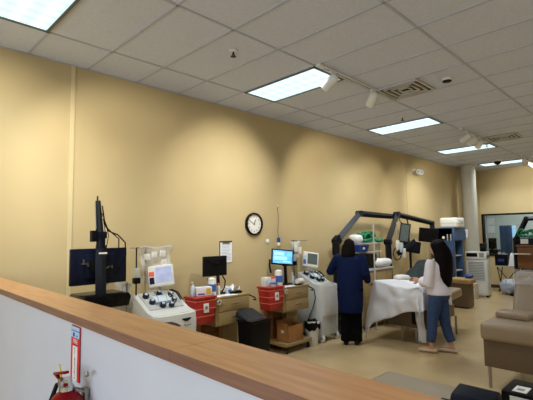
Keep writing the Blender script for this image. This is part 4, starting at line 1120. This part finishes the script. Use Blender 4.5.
def person(label, loc, rz, H, J, cloth):
    """local frame: faces +y, x to the person's right"""
    t = thing('person', label, 'person', loc, rz, None)
    k = H/1.65
    V = lambda *a: Vector(a)*k
    b = MB()
    X = (1, 0, 0)
    lean = J.get('lean', 0)
    def L(x, y, z): return V(x, y + lean*max(0, z-.9), z)
    # torso and neck
    b.tube([L(0, 0, .80), L(0, 0, .88), L(0, 0, .98), L(0, .005, 1.08), L(0, .005, 1.20), L(0, 0, 1.30), L(0, -.005, 1.37), L(0, 0, 1.41)],
           [(.13*k, .10*k), (.165*k, .115*k), (.155*k, .105*k), (.135*k, .095*k), (.155*k, .105*k), (.165*k, .095*k), (.11*k, .075*k), (.055*k, .055*k)], 20, side=X)
    b.tube([L(0, 0, 1.36), L(0, .012, 1.44), L(0, .02, 1.48)], [.055*k, .05*k, .05*k], 14, side=X)
    # head
    hr = Matrix.Rotation(R(J.get('turn', 0)), 3, 'Z') @ Matrix.Rotation(R(J.get('nod', 0)), 3, 'X')
    hc = L(0, .03, 1.535)
    hp = lambda x, y, z: hc + hr @ (Vector((x, y, z))*k)
    b.tube([hp(0, .015, -.105), hp(0, .022, -.09), hp(0, .015, -.05), hp(0, .005, 0), hp(0, -.003, .05), hp(0, -.006, .09), hp(0, -.006, .113)],
           [(.026*k, .03*k), (.045*k, .06*k), (.063*k, .082*k), (.072*k, .093*k), (.073*k, .095*k), (.055*k, .072*k), (.018*k, .022*k)], 20, side=hr @ Vector(X))
    b.tube([hp(0, .088, .012), hp(0, .104, -.016), hp(0, .110, -.032), hp(0, .094, -.040)], [.007*k, .010*k, .013*k, .009*k], 8)
    for s in (-1, 1): b.ball(hp(s*.073, -.005, -.012), (.010*k, .020*k, .030*k), 10, 8)
    # arms
    for side_, A in (('l', J['la']), ('r', J['ra'])):
        sh, el, wr = [V(*p) for p in A[:3]]
        b.tube([sh + (el-sh)*-.08, sh, sh.lerp(el, .5), el, el.lerp(wr, .4), wr], [.045*k, .05*k, .043*k, .037*k, .036*k, .025*k], 12)
        add_hand(b, wr, A[3], A[4], k*.98, A[5], 1 if side_ == 'r' else -1)
    # legs
    for s, G in ((-1, J['ll']), (1, J['rl'])):
        hp_, kn, an, toe = [V(*p) for p in G]
        b.tube([hp_ + Vector((0, 0, .04*k)), hp_, hp_.lerp(kn, .5), kn, kn.lerp(an, .35), an], [.07*k, .085*k, .07*k, .053*k, .052*k, .034*k], 14)
        b.tube([an + (an-toe).normalized()*.045*k*1 + Vector((0, 0, -.02*k)), an + Vector((0, 0, -.025*k)), an.lerp(toe, .55) + Vector((0, 0, -.01*k)), toe],
               [(.026*k, .03*k), (.034*k, .034*k), (.038*k, .024*k), (.022*k, .014*k)], 12)
    body = b.build('body', MT[cloth['skin']], t, remesh=.0062, smooth_iter=3, smooth=180)
    for s in (-1, 1):
        e = MB().ball(hp(s*.031, .083, .014), (.012*k, .008*k, .008*k), 10, 8).build('eye', MT['eye'], t)
        MB().ball(hp(s*.031, .090, .014), (.005*k, .003*k, .005*k), 8, 6).build('iris', MT['ink'], e)
    MB().tube([hp(-.022, .088, -.062), hp(0, .098, -.064), hp(.022, .088, -.062)], [.003*k, .006*k, .003*k], 8).build('mouth', MT['lip'], t)
    return t, k, V, L, hp, hr

# person in the navy gown, back to us
JN = dict(lean=.08, turn=-8, nod=-14,
    la=((-.19, .04, 1.345), (-.32, .10, 1.13), (-.24, .31, 1.22), (.2, .9, .3), (.6, 0, -.6), .8),
    ra=((.19, .04, 1.345), (.25, .01, 1.10), (.28, .15, .955), (.15, .95, -.2), (0, -.1, -1), .6),
    ll=((-.09, 0, .84), (-.085, .02, .45), (-.085, 0, .085), (-.10, .17, .03)),
    rl=((.09, 0, .84), (.085, .03, .45), (.085, .02, .085), (.10, .19, .03)))
nt, k, V, L, hp, hr = person('person in a navy gown and black trousers, back turned, at the bed', (5.68, 3.82, 0), R(-62), 1.64, JN, dict(skin='skin2'))
b = MB()
b.tube([L(0, .0, .505), L(0, 0, .53), L(0, 0, .75), L(0, 0, .95), L(0, .0, 1.10), L(0, 0, 1.24), L(0, .005, 1.33), L(0, .005, 1.385), L(0, .01, 1.415)],
       [(.185*k, .155*k), (.19*k, .16*k), (.205*k, .155*k), (.205*k, .148*k), (.20*k, .14*k), (.205*k, .135*k), (.19*k, .12*k), (.125*k, .09*k), (.07*k, .065*k)], 28, side=(1, 0, 0))
for A in (JN['la'], JN['ra']):
    sh, el, wr = [V(*p) for p in A[:3]]
    b.tube([sh + (el-sh)*-.25 + Vector((0, 0, .0)), sh, sh.lerp(el, .5), el, el.lerp(wr, .5), el.lerp(wr, .92)], [.06*k, .08*k, .078*k, .072*k, .062*k, .048*k], 14)
b.build('gown', MT['navygown'], nt, remesh=.012, smooth_iter=5, smooth=180)
for A in (JN['la'], JN['ra']):
    el, wr = V(*A[1]), V(*A[2]); MB().tube([el.lerp(wr, .9), el.lerp(wr, 1.02)], [.04*k, .036*k], 14).build('cuff', MT['label'], nt)
b = MB()
for G in (JN['ll'], JN['rl']):
    h_, kn, an, toe = [V(*p) for p in G]
    b.tube([h_ + Vector((0, 0, .05)), h_.lerp(kn, .3), kn, an + Vector((0, 0, .05)), an + Vector((0, 0, -.03))], [.12*k, .108*k, .088*k, .082*k, .086*k], 18)
b.build('trousers', MT['blacktrouser'], nt, remesh=.012, smooth_iter=3, smooth=180)
def shoes(t, J, m, V, k, hgt):
    for G in (J['ll'], J['rl']):
        an, toe = V(*G[2]), V(*G[3]); d = (toe-an); d.z = 0; d.normalize()
        a0 = Vector((an.x, an.y, 0))
        n_ = 12; s = d.cross(Vector((0, 0, 1)))
        b = MB()
        b.tube([a0 - d*.075 + Vector((0, 0, .03)), a0 - d*.055 + Vector((0, 0, .034)), a0 + Vector((0, 0, .036)), a0 + d*.10 + Vector((0, 0, .031)), a0 + d*.165 + Vector((0, 0, .024)), a0 + d*.19 + Vector((0, 0, .02))],
               [(.018, .02), (.034, .032), (.037, .034), (.046, .030), (.036, .022), (.012, .012)], 16, side=s)
        b.build('shoe', MT[m], t, smooth=180)
shoes(nt, JN, 'blackshoe', V, k, .1)
b = MB()
b.tube([hp(0, -.03, -.10), hp(0, -.03, -.03), hp(0, -.022, .03), hp(0, -.015, .09), hp(0, -.012, .128)], [(.083*k, .075*k), (.09*k, .085*k), (.091*k, .092*k), (.075*k, .082*k), (.02*k, .03*k)], 22, side=(1, 0, 0))
b.tube([hp(0, -.045, .02), hp(0, -.06, -.08), hp(0, -.065, -.15), hp(0, -.06, -.205)], [(.098*k, .065*k), (.112*k, .062*k), (.112*k, .055*k), (.085*k, .035*k)], 22, side=(1, 0, 0))
b.build('hair', MT['hair'], nt, remesh=.009, smooth_iter=3, smooth=180)

# person with long dark hair, side-on
JW = dict(lean=-.07, turn=4, nod=-16,
    la=((-.17, .03, 1.315), (-.22, .06, 1.02), (-.10, .235, 1.05), (.25, .95, .15), (.7, 0, -.5), .9),
    ra=((.17, .03, 1.315), (.21, .12, 1.04), (.10, .33, 1.04), (-.2, .95, .1), (-.7, 0, -.5), .9),
    ll=((-.095, 0, .83), (-.10, .07, .46), (-.10, .10, .085), (-.12, .28, .03)),
    rl=((.095, 0, .83), (.09, -.04, .46), (.09, -.13, .085), (.06, .05, .03)))
wt, k, V, L, hp, hr = person('person with very long dark hair, white blouse and blue jeans holding the sheet', (6.165, 2.62, 0), R(2), 1.61, JW, dict(skin='skin'))
b = MB()
b.tube([L(0, -.015, .855), L(0, -.015, .885), L(0, 0, 1.0), L(0, .01, 1.10), L(0, .012, 1.20), L(0, .01, 1.29), L(0, .005, 1.355), L(0, .01, 1.395)],
       [(.20*k, .172*k), (.205*k, .176*k), (.18*k, .145*k), (.165*k, .13*k), (.175*k, .135*k), (.18*k, .12*k), (.125*k, .09*k), (.068*k, .062*k)], 26, side=(1, 0, 0))
for A in (JW['la'], JW['ra']):
    sh, el, wr = [V(*p) for p in A[:3]]
    b.tube([sh + (el-sh)*-.2, sh, sh.lerp(el, .5), el, el.lerp(wr, .5), el.lerp(wr, .95)], [.055*k, .074*k, .076*k, .08*k, .074*k, .036*k], 14)
b.build('blouse', MT['blouse'], wt, remesh=.011, smooth_iter=4, smooth=180)
MB().tube([L(-.075, .10, 1.33), L(-.05, .145, 1.25), L(-.01, .155, 1.12)], .008, 8).build('lanyard', MT['purple'], wt)
b = MB()
b.tube([L(0, -.01, .775), L(0, -.01, .84), L(0, -.005, .93)], [(.15*k, .135*k), (.185*k, .155*k), (.165*k, .128*k)], 22, side=(1, 0, 0))
for G in (JW['ll'], JW['rl']):
    h_, kn, an, toe = [V(*p) for p in G]
    b.tube([h_, h_.lerp(kn, .35), kn, kn.lerp(an, .5), an + Vector((0, 0, .075))], [.105*k, .10*k, .078*k, .07*k, .062*k], 18)
b.build('jeans', MT['jeans'], wt, remesh=.011, smooth_iter=3, smooth=180)
shoes(wt, JW, 'shoe', V, k, .1)
b = MB()
b.tube([hp(0, -.03, -.10), hp(0, -.03, -.03), hp(0, -.02, .03), hp(0, -.014, .09), hp(0, -.012, .132)], [(.09*k, .08*k), (.10*k, .092*k), (.103*k, .103*k), (.086*k, .093*k), (.025*k, .035*k)], 22, side=(1, 0, 0))
b.tube([hp(0, -.035, .12), hp(0, -.04, .06), L(.0, -.045, 1.48), L(.0, -.07, 1.38), L(.0, -.09, 1.27), L(.0, -.11, 1.15), L(.0, -.135, 1.05), L(.0, -.16, .97)],
       [(.05*k, .06*k), (.105*k, .10*k), (.125*k, .125*k), (.145*k, .13*k), (.15*k, .115*k), (.145*k, .09*k), (.11*k, .06*k), (.04*k, .02*k)], 24, side=(1, 0, 0))
for sx in (-1, 1):
    b.tube([hp(sx*.07, .01, .06), hp(sx*.083, .0, -.02), hp(sx*.085, -.02, -.10), L(sx*.10, -.02, 1.36), L(sx*.10, -.08, 1.26)], [(.03*k, .05*k), (.03*k, .055*k), (.032*k, .055*k), (.04*k, .055*k), (.03*k, .03*k)], 14, side=(1, 0, 0))
b.build('hair', MT['hair'], wt, remesh=.009, smooth_iter=3, smooth=180)

# ------------------------------------------------------------------ view
SC.view_settings.view_transform = 'Standard'
SC.view_settings.look = 'None'
SC.view_settings.gamma = 1
SC.view_settings.exposure = 0
W = bpy.data.worlds.new('world'); SC.world = W; W.use_nodes = True
W.node_tree.nodes['Background'].inputs[0].default_value = (.02, .02, .02, 1)
